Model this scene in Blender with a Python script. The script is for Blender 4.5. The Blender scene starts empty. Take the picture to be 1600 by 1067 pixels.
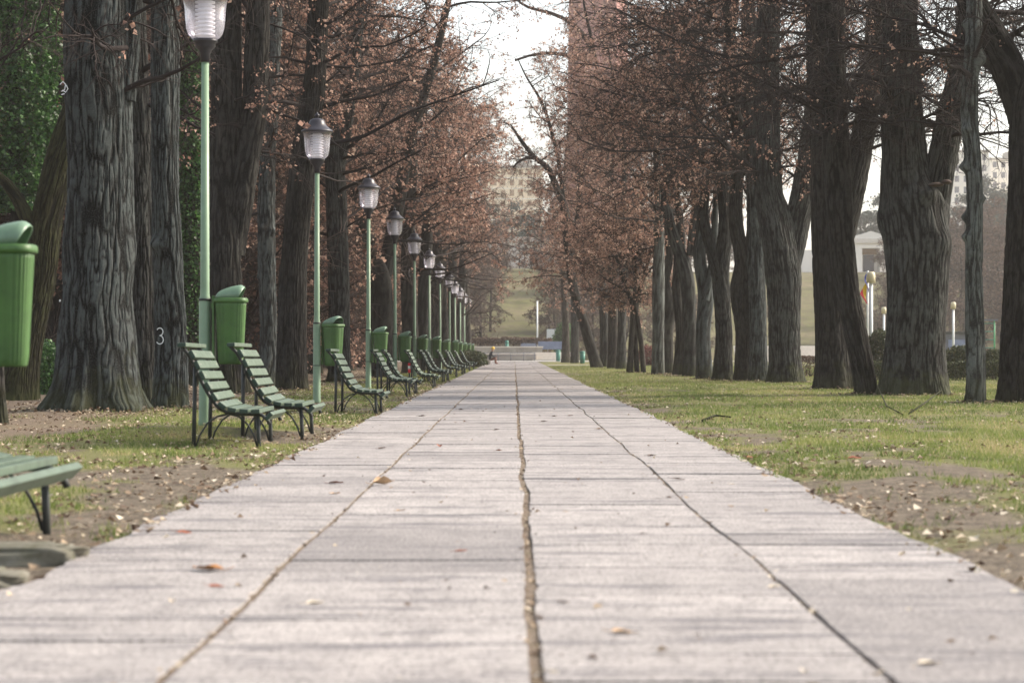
import bpy, bmesh, math, random
import numpy as np
from mathutils import Vector, Matrix

random.seed(7)
RNG = np.random.default_rng(11)
SC = bpy.context.scene
COL = SC.collection
F, CX, CY, EYE = 3600.0, 803.0, 548.0, 1.0      # focal length in photo pixels, vanishing point, eye height


def W(x, y, D):
    return np.array([(x - CX) * D / F, D, EYE + (CY - y) * D / F])


# ------------------------------------------------------------------ materials
def new_mat(name):
    m = bpy.data.materials.new(name)
    m.use_nodes = True
    nt = m.node_tree
    nt.nodes.clear()
    return m, nt


class NT:
    """small helper round a node tree"""
    def __init__(self, nt):
        self.nt = nt

    def n(self, typ, **kw):
        nd = self.nt.nodes.new(typ)
        for k, v in kw.items():
            if k in nd.inputs:
                s = nd.inputs[k]
                if isinstance(v, bpy.types.NodeSocket):
                    self.nt.links.new(v, s)
                else:
                    s.default_value = v
            else:
                setattr(nd, k, v)
        return nd

    def link(self, a, b):
        self.nt.links.new(a, b)

    def noise(self, scale, detail=4, rough=.55, vec=None, dist=0.0):
        nd = self.nt.nodes.new('ShaderNodeTexNoise')
        nd.inputs['Scale'].default_value = scale
        nd.inputs['Detail'].default_value = detail
        nd.inputs['Roughness'].default_value = rough
        nd.inputs['Distortion'].default_value = dist
        if vec is not None:
            self.link(vec, nd.inputs['Vector'])
        return nd.outputs['Fac']

    def ramp(self, fac, stops):
        nd = self.nt.nodes.new('ShaderNodeValToRGB')
        cr = nd.color_ramp
        while len(cr.elements) < len(stops):
            cr.elements.new(.5)
        for e, (p, c) in zip(cr.elements, stops):
            e.position = p
            e.color = (c[0], c[1], c[2], 1) if not isinstance(c, (int, float)) else (c, c, c, 1)
        self.link(fac, nd.inputs['Fac'])
        return nd.outputs['Color']

    def mix(self, fac, a, b, mode='MIX'):
        nd = self.nt.nodes.new('ShaderNodeMix')
        nd.data_type = 'RGBA'
        nd.blend_type = mode
        for s, v in ((nd.inputs['Factor'], fac), (nd.inputs['A'], a), (nd.inputs['B'], b)):
            if isinstance(v, bpy.types.NodeSocket):
                self.link(v, s)
            elif isinstance(v, (int, float)):
                s.default_value = v
            else:
                s.default_value = (v[0], v[1], v[2], 1)
        return nd.outputs['Result']

    def math(self, op, a, b=0.0, clamp=False):
        nd = self.nt.nodes.new('ShaderNodeMath')
        nd.operation = op
        nd.use_clamp = clamp
        for s, v in ((nd.inputs[0], a), (nd.inputs[1], b)):
            if isinstance(v, bpy.types.NodeSocket):
                self.link(v, s)
            else:
                s.default_value = v
        return nd.outputs[0]

    def attr(self, name):
        nd = self.nt.nodes.new('ShaderNodeAttribute')
        nd.attribute_name = name
        return nd

    def objco(self, scale=None):
        tc = self.nt.nodes.new('ShaderNodeTexCoord')
        if scale is None:
            return tc.outputs['Object']
        mp = self.nt.nodes.new('ShaderNodeMapping')
        mp.inputs['Scale'].default_value = scale
        self.link(tc.outputs['Object'], mp.inputs['Vector'])
        return mp.outputs['Vector']

    def geopos(self, scale=None):
        g = self.nt.nodes.new('ShaderNodeNewGeometry')
        if scale is None:
            return g.outputs['Position']
        mp = self.nt.nodes.new('ShaderNodeMapping')
        mp.inputs['Scale'].default_value = scale
        self.link(g.outputs['Position'], mp.inputs['Vector'])
        return mp.outputs['Vector']

    def bump(self, h, strength=.5, dist=.02):
        nd = self.nt.nodes.new('ShaderNodeBump')
        nd.inputs['Strength'].default_value = strength
        nd.inputs['Distance'].default_value = dist
        self.link(h, nd.inputs['Height'])
        return nd.outputs['Normal']

    def principled(self, color, rough=.8, normal=None, metal=0.0, spec=.3):
        nd = self.nt.nodes.new('ShaderNodeBsdfPrincipled')
        for s, v in ((nd.inputs['Base Color'], color), (nd.inputs['Roughness'], rough)):
            if isinstance(v, bpy.types.NodeSocket):
                self.link(v, s)
            elif isinstance(v, (int, float)):
                s.default_value = v
            else:
                s.default_value = (v[0], v[1], v[2], 1)
        nd.inputs['Metallic'].default_value = metal
        nd.inputs['Specular IOR Level'].default_value = spec
        if normal is not None:
            self.link(normal, nd.inputs['Normal'])
        return nd

    def out(self, shader):
        o = self.nt.nodes.new('ShaderNodeOutputMaterial')
        self.link(shader, o.inputs['Surface'])


def mat_paint(name, base, dark, rough=.5, scale=9, amount=.5, bump=.15, spec=.4):
    """painted surface, weathered by a fine and a coarse noise"""
    m, nt = new_mat(name)
    t = NT(nt)
    co = t.objco()
    a = t.noise(scale, 6, .65, co)
    b = t.noise(scale * 6, 3, .6, co)
    f = t.math('MULTIPLY', t.ramp(a, [(.35, 0), (.75, 1)]), amount)
    c = t.mix(f, base, dark)
    c = t.mix(t.math('MULTIPLY', t.ramp(b, [(.55, 0), (.75, 1)]), amount * .5), c, dark)
    r = t.math('ADD', t.math('MULTIPLY', a, .3), rough - .15)
    t.out(t.principled(c, r, t.bump(b, bump, .004), spec=spec).outputs[0])
    return m


def mat_bark(name, ridge, furrow, moss=.5, patch=(.10, .12, .115)):
    m, nt = new_mat(name)
    t = NT(nt)
    co = t.attr('barkco').outputs['Vector']
    br = t.attr('bark').outputs['Fac']
    mp = t.nt.nodes.new('ShaderNodeMapping')
    mp.inputs['Scale'].default_value = (30, 30, 4.5)
    t.link(co, mp.inputs['Vector'])
    warp = t.noise(1.6, 3, .5, mp.outputs['Vector'], 1.2)
    fine = t.noise(55, 4, .7, co)
    big = t.noise(1.1, 3, .55, co)
    h = t.math('ADD', t.math('MULTIPLY', br, .62), t.math('MULTIPLY', warp, .55))
    f = t.ramp(h, [(.34, 0), (.80, 1)])
    c = t.mix(f, furrow, ridge)
    pf = t.math('MULTIPLY', t.ramp(big, [(.42, 0), (.62, 1)]), .7)
    c = t.mix(t.math('MULTIPLY', pf, f), c, patch)
    c = t.mix(t.math('MULTIPLY', t.ramp(fine, [(.52, 0), (.70, 1)]), .5), c, (ridge[0] * 2.0, ridge[1] * 2.0, ridge[2] * 1.9))
    # moss and wet dirt on the foot of the trunk (a growth with a shape of its own)
    sep = t.nt.nodes.new('ShaderNodeSeparateXYZ')
    t.link(co, sep.inputs[0])
    mn = t.noise(2.3, 5, .65, co)
    mz = t.math('SUBTRACT', t.math('ADD', mn, .12), t.math('MULTIPLY', sep.outputs['Z'], .42))
    mf = t.math('MULTIPLY', t.ramp(mz, [(.36, 0), (.52, 1)]), moss * .8)
    c = t.mix(mf, c, (.036, .040, .014))
    oi = t.nt.nodes.new('ShaderNodeObjectInfo')
    tone = t.math('ADD', t.math('MULTIPLY', oi.outputs['Random'], .5), .75)
    blot = t.noise(3.4, 5, .7, co)
    c = t.mix(t.math('MULTIPLY', t.ramp(blot, [(.50, 0), (.68, 1)]), .55), c, (furrow[0] * 2.2, furrow[1] * 2.1, furrow[2] * 1.9))
    vm = t.nt.nodes.new('ShaderNodeVectorMath')
    vm.operation = 'SCALE'
    t.link(c, vm.inputs[0])
    t.link(tone, vm.inputs['Scale'])
    c = vm.outputs[0]
    hh = t.math('ADD', h, t.math('MULTIPLY', fine, .35))
    t.out(t.principled(c, .92, t.bump(hh, .75, .03), spec=.15).outputs[0])
    return m


def mat_attr(name, stops, rough=.8, transl=0.0, attr='rnd', bumpn=0, spec=.2):
    """colour picked per leaf / blade by its own random attribute"""
    m, nt = new_mat(name)
    t = NT(nt)
    r = t.attr(attr).outputs['Fac']
    c = t.ramp(r, stops)
    p = t.principled(c, rough, spec=spec)
    if transl:
        tr = t.nt.nodes.new('ShaderNodeBsdfTranslucent')
        t.link(c, tr.inputs['Color'])
        mx = t.nt.nodes.new('ShaderNodeMixShader')
        mx.inputs[0].default_value = transl
        t.link(p.outputs[0], mx.inputs[1])
        t.link(tr.outputs[0], mx.inputs[2])
        t.out(mx.outputs[0])
    else:
        t.out(p.outputs[0])
    return m


def mat_plain(name, base, rough=.7, var=.25, scale=4, metal=0.0, spec=.3, bump=.2):
    m, nt = new_mat(name)
    t = NT(nt)
    co = t.objco()
    a = t.noise(scale, 6, .65, co)
    c = t.mix(t.ramp(a, [(.3, 0), (.75, 1)]), tuple(v * (1 - var) for v in base), tuple(min(1, v * (1 + var * .6)) for v in base))
    t.out(t.principled(c, rough, t.bump(a, bump, .01), metal, spec).outputs[0])
    return m


M = {}
M['bark'] = mat_bark('bark', (0.04305, 0.04366, 0.04059), (0.002363, 0.002231, 0.0021), .75, (0.05043, 0.05412, 0.0492))
M['bark_cool'] = mat_bark('bark_cool', (0.0551, 0.06199, 0.06061), (0.003234, 0.003381, 0.003381), .6, (0.06544, 0.07715, 0.07577))
M['bark_dark'] = mat_bark('bark_dark', (0.03198, 0.03006, 0.02686), (0.001911, 0.001638, 0.001501), .5, (0.03582, 0.03582, 0.0307))
M['bark_warm'] = mat_bark('bark_warm', (0.046, 0.03991, 0.03315), (0.002888, 0.00231, 0.002021), .6, (0.05277, 0.05006, 0.04059))
M['bark_pale'] = mat_bark('bark_pale', (.092, .098, .090), (.014, .014, .013), .5, (.115, .13, .125))
M['bark_moss'] = mat_bark('bark_moss', (0.0315, 0.0301, 0.0154), (0.0056, 0.00525, 0.0028), 1.0, (0.0385, 0.0434, 0.0175))
M['twig'] = mat_attr('twig', [(0, (.012, .009, .009)), (.6, (.030, .022, .020)), (1, (.060, .047, .042))], .85)
M['twig_pale'] = mat_attr('twig_pale', [(0, (.03, .021, .018)), (.6, (.070, .049, .042)), (1, (.13, .098, .082))], .85)
M['leaf'] = mat_attr('dead_leaf', [(0, (.075, .038, .029)), (.3, (.255, .145, .110)), (.65, (.42, .265, .205)), (.88, (.58, .41, .32)), (1, (.68, .54, .43))], .7, .5)
M['ivy'] = mat_attr('ivy_leaf', [(0, (.012, .040, .012)), (.5, (.040, .110, .026)), (.9, (.085, .19, .045)), (1, (.13, .24, .08))], .45, .4, spec=.45)
M['hedge'] = mat_attr('hedge_leaf', [(0, (.012, .020, .008)), (.5, (.035, .050, .018)), (.85, (.07, .085, .03)), (1, (.13, .10, .05))], .6, .2)
M['conifer'] = mat_attr('conifer_leaf', [(0, (.018, .032, .030)), (.6, (.04, .062, .055)), (1, (.075, .10, .085))], .7, .15)
M['brown_shrub'] = mat_attr('brown_shrub', [(0, (.06, .038, .030)), (.5, (.12, .08, .062)), (1, (.20, .145, .11))], .8, .25)
M['red_shrub'] = mat_attr('red_shrub', [(0, (.06, .014, .014)), (.6, (.14, .04, .035)), (1, (.2, .09, .07))], .8, .25)
M['litter'] = mat_attr('litter', [(0, (.065, .04, .026)), (.3, (.15, .10, .068)), (.6, (.30, .23, .155)), (.85, (.45, .38, .28)), (1, (.58, .52, .42))], .75, .15)
M['grass'] = mat_attr('grass', [(0, (.068, .098, .024)), (.45, (.145, .195, .044)), (.75, (.24, .26, .080)), (1, (.42, .34, .19))], .6, .35)
M['pole'] = mat_paint('pole_paint', (.165, .25, .16), (.085, .13, .08), .45, 5, .35)
M['black_metal'] = mat_paint('black_metal', (.020, .020, .026), (.05, .045, .05), .4, 8, .4)
M['cap'] = mat_paint('cap_metal', (.016, .015, .022), (.045, .04, .05), .42, 7, .5, spec=.45)
M['bin'] = mat_paint('bin_plastic', (.052, .125, .028), (.020, .050, .015), .5, 3.5, .65)
M['bin_lid'] = mat_paint('bin_lid', (.125, .21, .135), (.055, .10, .062), .42, 4, .7, spec=.55)
M['slat'] = mat_paint('slat_paint', (.082, .118, .082), (.032, .048, .034), .5, 7, .7)
M['slat_end'] = mat_paint('slat_end', (.02, .045, .032), (.01, .018, .014), .6, 7, .5)
M['iron'] = mat_paint('bench_iron', (.016, .022, .021), (.035, .030, .026), .5, 9, .5)
M['white_metal'] = mat_paint('white_metal', (.70, .72, .72), (.45, .45, .43), .45, 6, .3)
M['cream'] = mat_paint('cream_shade', (.66, .58, .40), (.45, .38, .24), .5, 6, .3)
M['insert'] = mat_plain('lantern_insert', (.88, .88, .88), .4, .08)
M['stone_mossy'] = mat_paint('mossy_stone', (.19, .18, .155), (.065, .066, .040), .9, 7, .9, .5, .1)
M['white_stone'] = mat_plain('white_stone', (.62, .57, .50), .8, .15)
M['granite_red'] = mat_plain('granite_red', (.36, .17, .145), .7, .12, .12)
M['plaster'] = mat_plain('plaster', (.78, .64, .46), .8, .12, .15)
M['plaster_pale'] = mat_plain('plaster_pale', (.80, .76, .69), .8, .12, .15)
M['window_dark'] = mat_plain('window_dark', (.06, .07, .09), .2, .2, spec=.6)
M['window_warm'] = mat_plain('window_warm', (.30, .19, .10), .4, .2)
M['wall_stone'] = mat_plain('wall_stone', (.36, .33, .29), .85, .35, .9)
M['bluish'] = mat_plain('blue_panel', (.20, .24, .36), .6, .3, 2)
M['teal'] = mat_plain('teal_paint', (.03, .16, .12), .5, .3)
M['slate'] = mat_plain('slate', (.12, .13, .16), .7, .2)


def mat_glass():
    m, nt = new_mat('lantern_glass')
    t = NT(nt)
    tr = t.n('ShaderNodeBsdfTransparent', Color=(.86, .85, .90, 1))
    gl = t.n('ShaderNodeBsdfGlossy', Color=(.9, .9, .95, 1), Roughness=.12)
    df = t.n('ShaderNodeBsdfTranslucent', Color=(.9, .88, .93, 1))
    fr = t.n('ShaderNodeLayerWeight', Blend=.25)
    m1 = t.n('ShaderNodeMixShader')
    t.link(fr.outputs['Facing'], m1.inputs[0])
    t.link(tr.outputs[0], m1.inputs[1])
    t.link(gl.outputs[0], m1.inputs[2])
    m2 = t.n('ShaderNodeMixShader')
    m2.inputs[0].default_value = .20
    t.link(m1.outputs[0], m2.inputs[1])
    t.link(df.outputs[0], m2.inputs[2])
    t.out(m2.outputs[0])
    return m


M['glass'] = mat_glass()


def mat_ground():
    m, nt = new_mat('ground')
    t = NT(nt)
    p = t.geopos()
    g = t.attr('grassy').outputs['Fac']
    l = t.attr('leafy').outputs['Fac']
    n1 = t.noise(.9, 6, .6, p)
    n2 = t.noise(5, 6, .7, p)
    n3 = t.noise(38, 4, .7, p)
    n4 = t.noise(120, 2, .6, p)
    dirt = t.ramp(n2, [(.32, (.034, .028, .022)), (.48, (.088, .072, .055)), (.66, (.165, .138, .106))])
    dirt = t.mix(t.ramp(n3, [(.34, .8), (.46, 0)]), dirt, (.035, .029, .022))
    dirt = t.mix(t.ramp(n3, [(.52, 0), (.64, .8)]), dirt, (.25, .21, .16))
    green = t.ramp(n3, [(.3, (.060, .064, .026)), (.5, (.115, .118, .046)), (.75, (.20, .175, .085))])
    gf = t.ramp(t.math('ADD', t.math('MULTIPLY', g, .75), t.math('MULTIPLY', n2, .5)), [(.42, 0), (.62, 1)])
    c = t.mix(gf, dirt, green)
    leaf = t.ramp(n3, [(.3, (.045, .033, .024)), (.5, (.12, .090, .066)), (.66, (.25, .20, .15)), (.8, (.40, .34, .27))])
    lf = t.ramp(t.math('ADD', t.math('MULTIPLY', l, .7), t.math('MULTIPLY', n2, .5)), [(.45, 0), (.65, .85)])
    c = t.mix(lf, c, leaf)
    c = t.mix(t.math('MULTIPLY', t.ramp(n4, [(.6, 0), (.7, 1)]), .25), c, (.42, .34, .24))
    hh = t.math('ADD', n2, t.math('MULTIPLY', n3, .6))
    t.out(t.principled(c, .95, t.bump(hh, .7, .03), spec=.1).outputs[0])
    return m


def mat_slab():
    m, nt = new_mat('concrete_slab')
    t = NT(nt)
    p = t.geopos()
    r = t.attr('rnd').outputs['Fac']
    n1 = t.noise(1.3, 6, .6, p)
    n2 = t.noise(9, 6, .7, p)
    n3 = t.noise(90, 3, .7, p)
    st = t.noise(2.2, 6, .65, t.geopos((.45, 2.4, 1)))
    v = t.math('ADD', t.math('MULTIPLY', r, .6), t.math('MULTIPLY', n1, .4))
    c = t.ramp(v, [(.2, (.150, .141, .140)), (.5, (.270, .252, .244)), (.85, (.375, .350, .335))])
    # rough cast surface: grain and pits drawn out along the path, blotches of damp, a few streaks across
    g1 = t.noise(1.0, 5, .75, t.geopos((70, 17, 1)))
    g2 = t.noise(1.0, 5, .7, t.geopos((17, 4.5, 1)))
    g3 = t.noise(1.0, 6, .7, t.geopos((4.2, 1.5, 1)))
    s1 = t.noise(1.0, 5, .7, t.geopos((.8, 5.5, 1)))
    c = t.mix(t.math('MULTIPLY', t.ramp(g3, [(.46, 0), (.66, 1)]), .55), c, (.17, .16, .158))
    c = t.mix(t.math('MULTIPLY', t.ramp(s1, [(.525, 0), (.60, 1)]), .75), c, (.095, .092, .102))
    c = t.mix(t.math('MULTIPLY', t.ramp(g2, [(.50, 0), (.66, 1)]), .55), c, (.15, .14, .138))
    c = t.mix(t.math('MULTIPLY', t.ramp(g1, [(.51, 0), (.62, 1)]), .85), c, (.085, .078, .075))
    c = t.mix(t.math('MULTIPLY', t.ramp(g1, [(.30, 1), (.44, 0)]), .6), c, (.52, .48, .45))
    n2 = g2
    n3 = g1
    h = t.math('ADD', t.math('MULTIPLY', n2, .6), t.math('MULTIPLY', n3, .5))
    t.out(t.principled(c, .9, t.bump(h, .6, .012), spec=.2).outputs[0])
    return m


def mat_joint():
    m, nt = new_mat('joint_dirt')
    t = NT(nt)
    p = t.geopos()
    n2 = t.noise(6, 6, .7, p)
    n3 = t.noise(45, 4, .7, p)
    c = t.ramp(n3, [(.3, (.070, .053, .040)), (.5, (.15, .118, .090)), (.7, (.25, .21, .165))])
    c = t.mix(t.ramp(n2, [(.55, 0), (.7, .6)]), c, (.13, .13, .05))
    t.out(t.principled(c, .95, t.bump(n3, .6, .02), spec=.1).outputs[0])
    return m


M['ground'] = mat_ground()
M['slab'] = mat_slab()
M['joint'] = mat_joint()


def mat_hill():
    m, nt = new_mat('hill_grass')
    t = NT(nt)
    p = t.geopos()
    n1 = t.noise(.05, 5, .6, p)
    n2 = t.noise(.8, 5, .7, p)
    c = t.ramp(t.noise(.16, 6, .65, p), [(.36, (.060, .064, .028)), (.50, (.12, .12, .052)), (.64, (.165, .14, .085))])
    c = t.mix(t.ramp(n2, [(.42, 0), (.60, .75)]), c, (.095, .080, .055))
    t.out(t.principled(c, .95, spec=.1).outputs[0])
    return m


M['hill'] = mat_hill()


# ------------------------------------------------------------------ object helpers
def tag(o, label=None, cat=None, group=None, kind=None):
    if label:
        o['label'] = label
    if cat:
        o['category'] = cat
    if group:
        o['group'] = group
    if kind:
        o['kind'] = kind
    return o


def empty(name, loc, rz=0.0):
    o = bpy.data.objects.new(name, None)
    COL.objects.link(o)
    o.location = loc
    o.rotation_euler = (0, 0, rz)
    o.empty_display_size = .2
    return o


def link_mesh(name, me, mat, parent=None, smooth=False):
    if mat is not None:
        for mm in (mat if isinstance(mat, (list, tuple)) else [mat]):
            me.materials.append(mm)
    if smooth:
        me.polygons.foreach_set('use_smooth', np.ones(len(me.polygons), dtype=bool))
    o = bpy.data.objects.new(name, me)
    COL.objects.link(o)
    if parent is not None:
        o.parent = parent
    return o


def np_mesh(name, verts, faces, attrs=None, vecattrs=None):
    """verts (N,3), faces (M,k) arrays -> mesh"""
    verts = np.asarray(verts, dtype=np.float32)
    faces = np.asarray(faces, dtype=np.int32)
    me = bpy.data.meshes.new(name)
    nf, k = faces.shape
    me.vertices.add(len(verts))
    me.vertices.foreach_set('co', verts.ravel())
    me.loops.add(nf * k)
    me.loops.foreach_set('vertex_index', faces.ravel())
    me.polygons.add(nf)
    me.polygons.foreach_set('loop_start', np.arange(0, nf * k, k, dtype=np.int32))
    me.update(calc_edges=True)
    for nm, a in (attrs or {}).items():
        at = me.attributes.new(nm, 'FLOAT', 'POINT')
        at.data.foreach_set('value', np.asarray(a, dtype=np.float32))
    for nm, a in (vecattrs or {}).items():
        at = me.attributes.new(nm, 'FLOAT_VECTOR', 'POINT')
        at.data.foreach_set('vector', np.asarray(a, dtype=np.float32).ravel())
    return me


class MB:
    """collects boxes, tubes, lathes and loose polygons into one mesh"""
    def __init__(self):
        self.v, self.f, self.mi, self.sm = [], [], [], []

    def add(self, verts, faces, mi=0, smooth=False):
        b = len(self.v)
        self.v += [tuple(map(float, p)) for p in verts]
        self.f += [tuple(i + b for i in f) for f in faces]
        self.mi += [mi] * len(faces)
        self.sm += [smooth] * len(faces)

    def box(self, c, s, rot=None, mi=0, bev=0.0):
        cx, cy, cz = c
        hx, hy, hz = s[0] / 2, s[1] / 2, s[2] / 2
        if bev > 0:
            bm = bmesh.new()
            bmesh.ops.create_cube(bm, size=1)
            for v in bm.verts:
                v.co = Vector((v.co.x * s[0], v.co.y * s[1], v.co.z * s[2]))
            bmesh.ops.bevel(bm, geom=list(bm.edges), offset=bev, segments=2, affect='EDGES', profile=.5)
            bm.verts.index_update()
            vs = [v.co.copy() for v in bm.verts]
            fs = [[v.index for v in f.verts] for f in bm.faces]
            bm.free()
        else:
            vs = [Vector((sx * hx, sy * hy, sz * hz)) for sx in (-1, 1) for sy in (-1, 1) for sz in (-1, 1)]
            fs = [(0, 1, 3, 2), (4, 6, 7, 5), (0, 4, 5, 1), (2, 3, 7, 6), (0, 2, 6, 4), (1, 5, 7, 3)]
        if rot is not None:
            vs = [rot @ v for v in vs]
        self.add([(v[0] + cx, v[1] + cy, v[2] + cz) for v in vs], fs, mi)

    def tube(self, pts, r, sides=8, mi=0, cap=True, smooth=True):
        pts = [Vector(p) for p in pts]
        rs = r if isinstance(r, (list, tuple)) else [r] * len(pts)
        n = len(pts)
        vs, fs = [], []
        up = None
        for i, p in enumerate(pts):
            d = (pts[min(i + 1, n - 1)] - pts[max(i - 1, 0)]).normalized()
            if up is None:
                up = d.orthogonal().normalized()
            up = (up - d * up.dot(d)).normalized()
            w = d.cross(up)
            for k in range(sides):
                a = 2 * math.pi * k / sides
                vs.append(p + (up * math.cos(a) + w * math.sin(a)) * rs[i])
        for i in range(n - 1):
            for k in range(sides):
                k2 = (k + 1) % sides
                fs.append((i * sides + k, i * sides + k2, (i + 1) * sides + k2, (i + 1) * sides + k))
        if cap:
            fs.append(tuple(range(sides - 1, -1, -1)))
            fs.append(tuple((n - 1) * sides + k for k in range(sides)))
        self.add(vs, fs, mi, smooth)

    def lathe(self, prof, sides=24, c=(0, 0), mi=0, smooth=True):
        vs, fs = [], []
        n = len(prof)
        for r, z in prof:
            for k in range(sides):
                a = 2 * math.pi * k / sides
                vs.append((c[0] + r * math.cos(a), c[1] + r * math.sin(a), z))
        for i in range(n - 1):
            for k in range(sides):
                k2 = (k + 1) % sides
                fs.append((i * sides + k, i * sides + k2, (i + 1) * sides + k2, (i + 1) * sides + k))
        self.add(vs, fs, mi, smooth)

    def prism(self, outline, y0, y1, mi=0):
        """outline in XZ, extruded along Y"""
        n = len(outline)
        vs = [(x, y0, z) for x, z in outline] + [(x, y1, z) for x, z in outline]
        fs = [tuple(range(n)), tuple(range(2 * n - 1, n - 1, -1))]
        fs += [(i, i + n, (i + 1) % n + n, (i + 1) % n) for i in range(n)]
        self.add(vs, fs, mi)

    def build(self, name, mat, parent=None):
        me = bpy.data.meshes.new(name)
        me.from_pydata(self.v, [], self.f)
        me.polygons.foreach_set('material_index', self.mi)
        me.polygons.foreach_set('use_smooth', self.sm)
        me.update()
        bm = bmesh.new()
        bm.from_mesh(me)
        bmesh.ops.recalc_face_normals(bm, faces=bm.faces)
        bm.to_mesh(me)
        bm.free()
        return link_mesh(name, me, mat, parent)


KIDS = {}


def copy_tree(o, parent=None):
    c = o.copy()
    COL.objects.link(c)
    if parent is not None:
        c.parent = parent
    for ch in [x for x in bpy.data.objects if x.parent == o]:
        copy_tree(ch, c)
    return c


# ------------------------------------------------------------------ noise
TAB = np.random.default_rng(3).random((256, 256))


def vnoise(x, y, px=None):
    x = np.asarray(x, dtype=float)
    y = np.asarray(y, dtype=float)
    xi, yi = np.floor(x).astype(int), np.floor(y).astype(int)
    fx, fy = x - xi, y - yi
    fx, fy = fx * fx * (3 - 2 * fx), fy * fy * (3 - 2 * fy)
    x1 = xi + 1
    if px:
        xi, x1 = xi % px, x1 % px
    a = TAB[xi & 255, yi & 255]
    b = TAB[x1 & 255, yi & 255]
    c = TAB[xi & 255, (yi + 1) & 255]
    d = TAB[x1 & 255, (yi + 1) & 255]
    return (a * (1 - fx) + b * fx) * (1 - fy) + (c * (1 - fx) + d * fx) * fy


def fbm(x, y, o=4):
    s, a, t = 0, .5, 0
    for i in range(o):
        s = s + a * vnoise(np.asarray(x) * 2 ** i + 17.3 * i, np.asarray(y) * 2 ** i + 9.1 * i)
        t += a
        a *= .55
    return s / t


def sstep(a, b, x):
    t = np.clip((x - a) / (b - a), 0, 1)
    return t * t * (3 - 2 * t)


# ------------------------------------------------------------------ ground
PW = 2.08            # half width of the path


def gz(x, y):
    x = np.asarray(x, dtype=float)
    y = np.asarray(y, dtype=float)
    e = np.clip((np.abs(x) - PW) / 1.2, 0, 1)
    z = -.012 + e * (.03 + .05 * (fbm(x * .7 + 50, y * .7 + 20, 3) - .5))
    z = z + .09 * np.exp(-(((x + 4.0) / 1.2) ** 2 + ((y - 27.5) / 2.5) ** 2))
    z = z + .10 * np.exp(-(((x + 6.4) / 1.6) ** 2 + ((y - 35) / 2.0) ** 2))
    return np.where(np.abs(x) < PW, -.012, z)


def grassy(x, y):
    """how grassy the lawn is: bare by the path, patchy, green further out on the right"""
    x = np.asarray(x, dtype=float)
    n = fbm(x * .55 + 3, y * .28 + 8, 4)
    n2 = fbm(x * 2.1 + 13, y * 1.1 + 5, 3)
    right = x > 0
    off = np.abs(x) - PW
    g = .5 + 1.9 * (n - .5) + 1.2 * (n2 - .5)
    g = g + np.where(right, np.clip((off - .9) * .10, -.2, .25), np.clip(.1 - .09 * off, -.55, .1))
    g = g + np.where(right, sstep(12, 45, y) * .40 - .12, sstep(18, 40, y) * .22 - .08)
    g = g - .35 * np.exp(-((off - .5) / .5) ** 2) * (y < 30)
    return np.clip(g, 0, 1)


def leafy(x, y):
    x = np.asarray(x, dtype=float)
    n = fbm(x * .5 + 31, y * .4 + 77, 4)
    off = np.abs(x) - PW
    l = np.where(x < 0, sstep(2.2, 4.5, off) * .9, .05) + 1.1 * (n - .5)
    return np.clip(l, 0, 1)


xs = np.concatenate([np.linspace(-600, -60, 28), np.linspace(-58, -16, 36), np.linspace(-15, 15, 190), np.linspace(16, 58, 36), np.linspace(60, 600, 28)])
ys = np.concatenate([np.linspace(-120, -2, 20), np.linspace(0, 75, 300), np.linspace(76, 240, 140), np.linspace(250, 1500, 30)])
gx, gy = np.meshgrid(xs, ys)
gx, gy = gx.ravel(), gy.ravel()
nx, ny = len(xs), len(ys)
ii, jj = np.meshgrid(np.arange(nx - 1), np.arange(ny - 1))
i0 = (jj * nx + ii).ravel()
gf = np.stack([i0, i0 + 1, i0 + nx + 1, i0 + nx], 1)
me = np_mesh('ground', np.stack([gx, gy, gz(gx, gy)], 1), gf, {'grassy': grassy(gx, gy), 'leafy': leafy(gx, gy)})
tag(link_mesh('ground', me, M['ground'], None, True), kind='structure')


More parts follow.
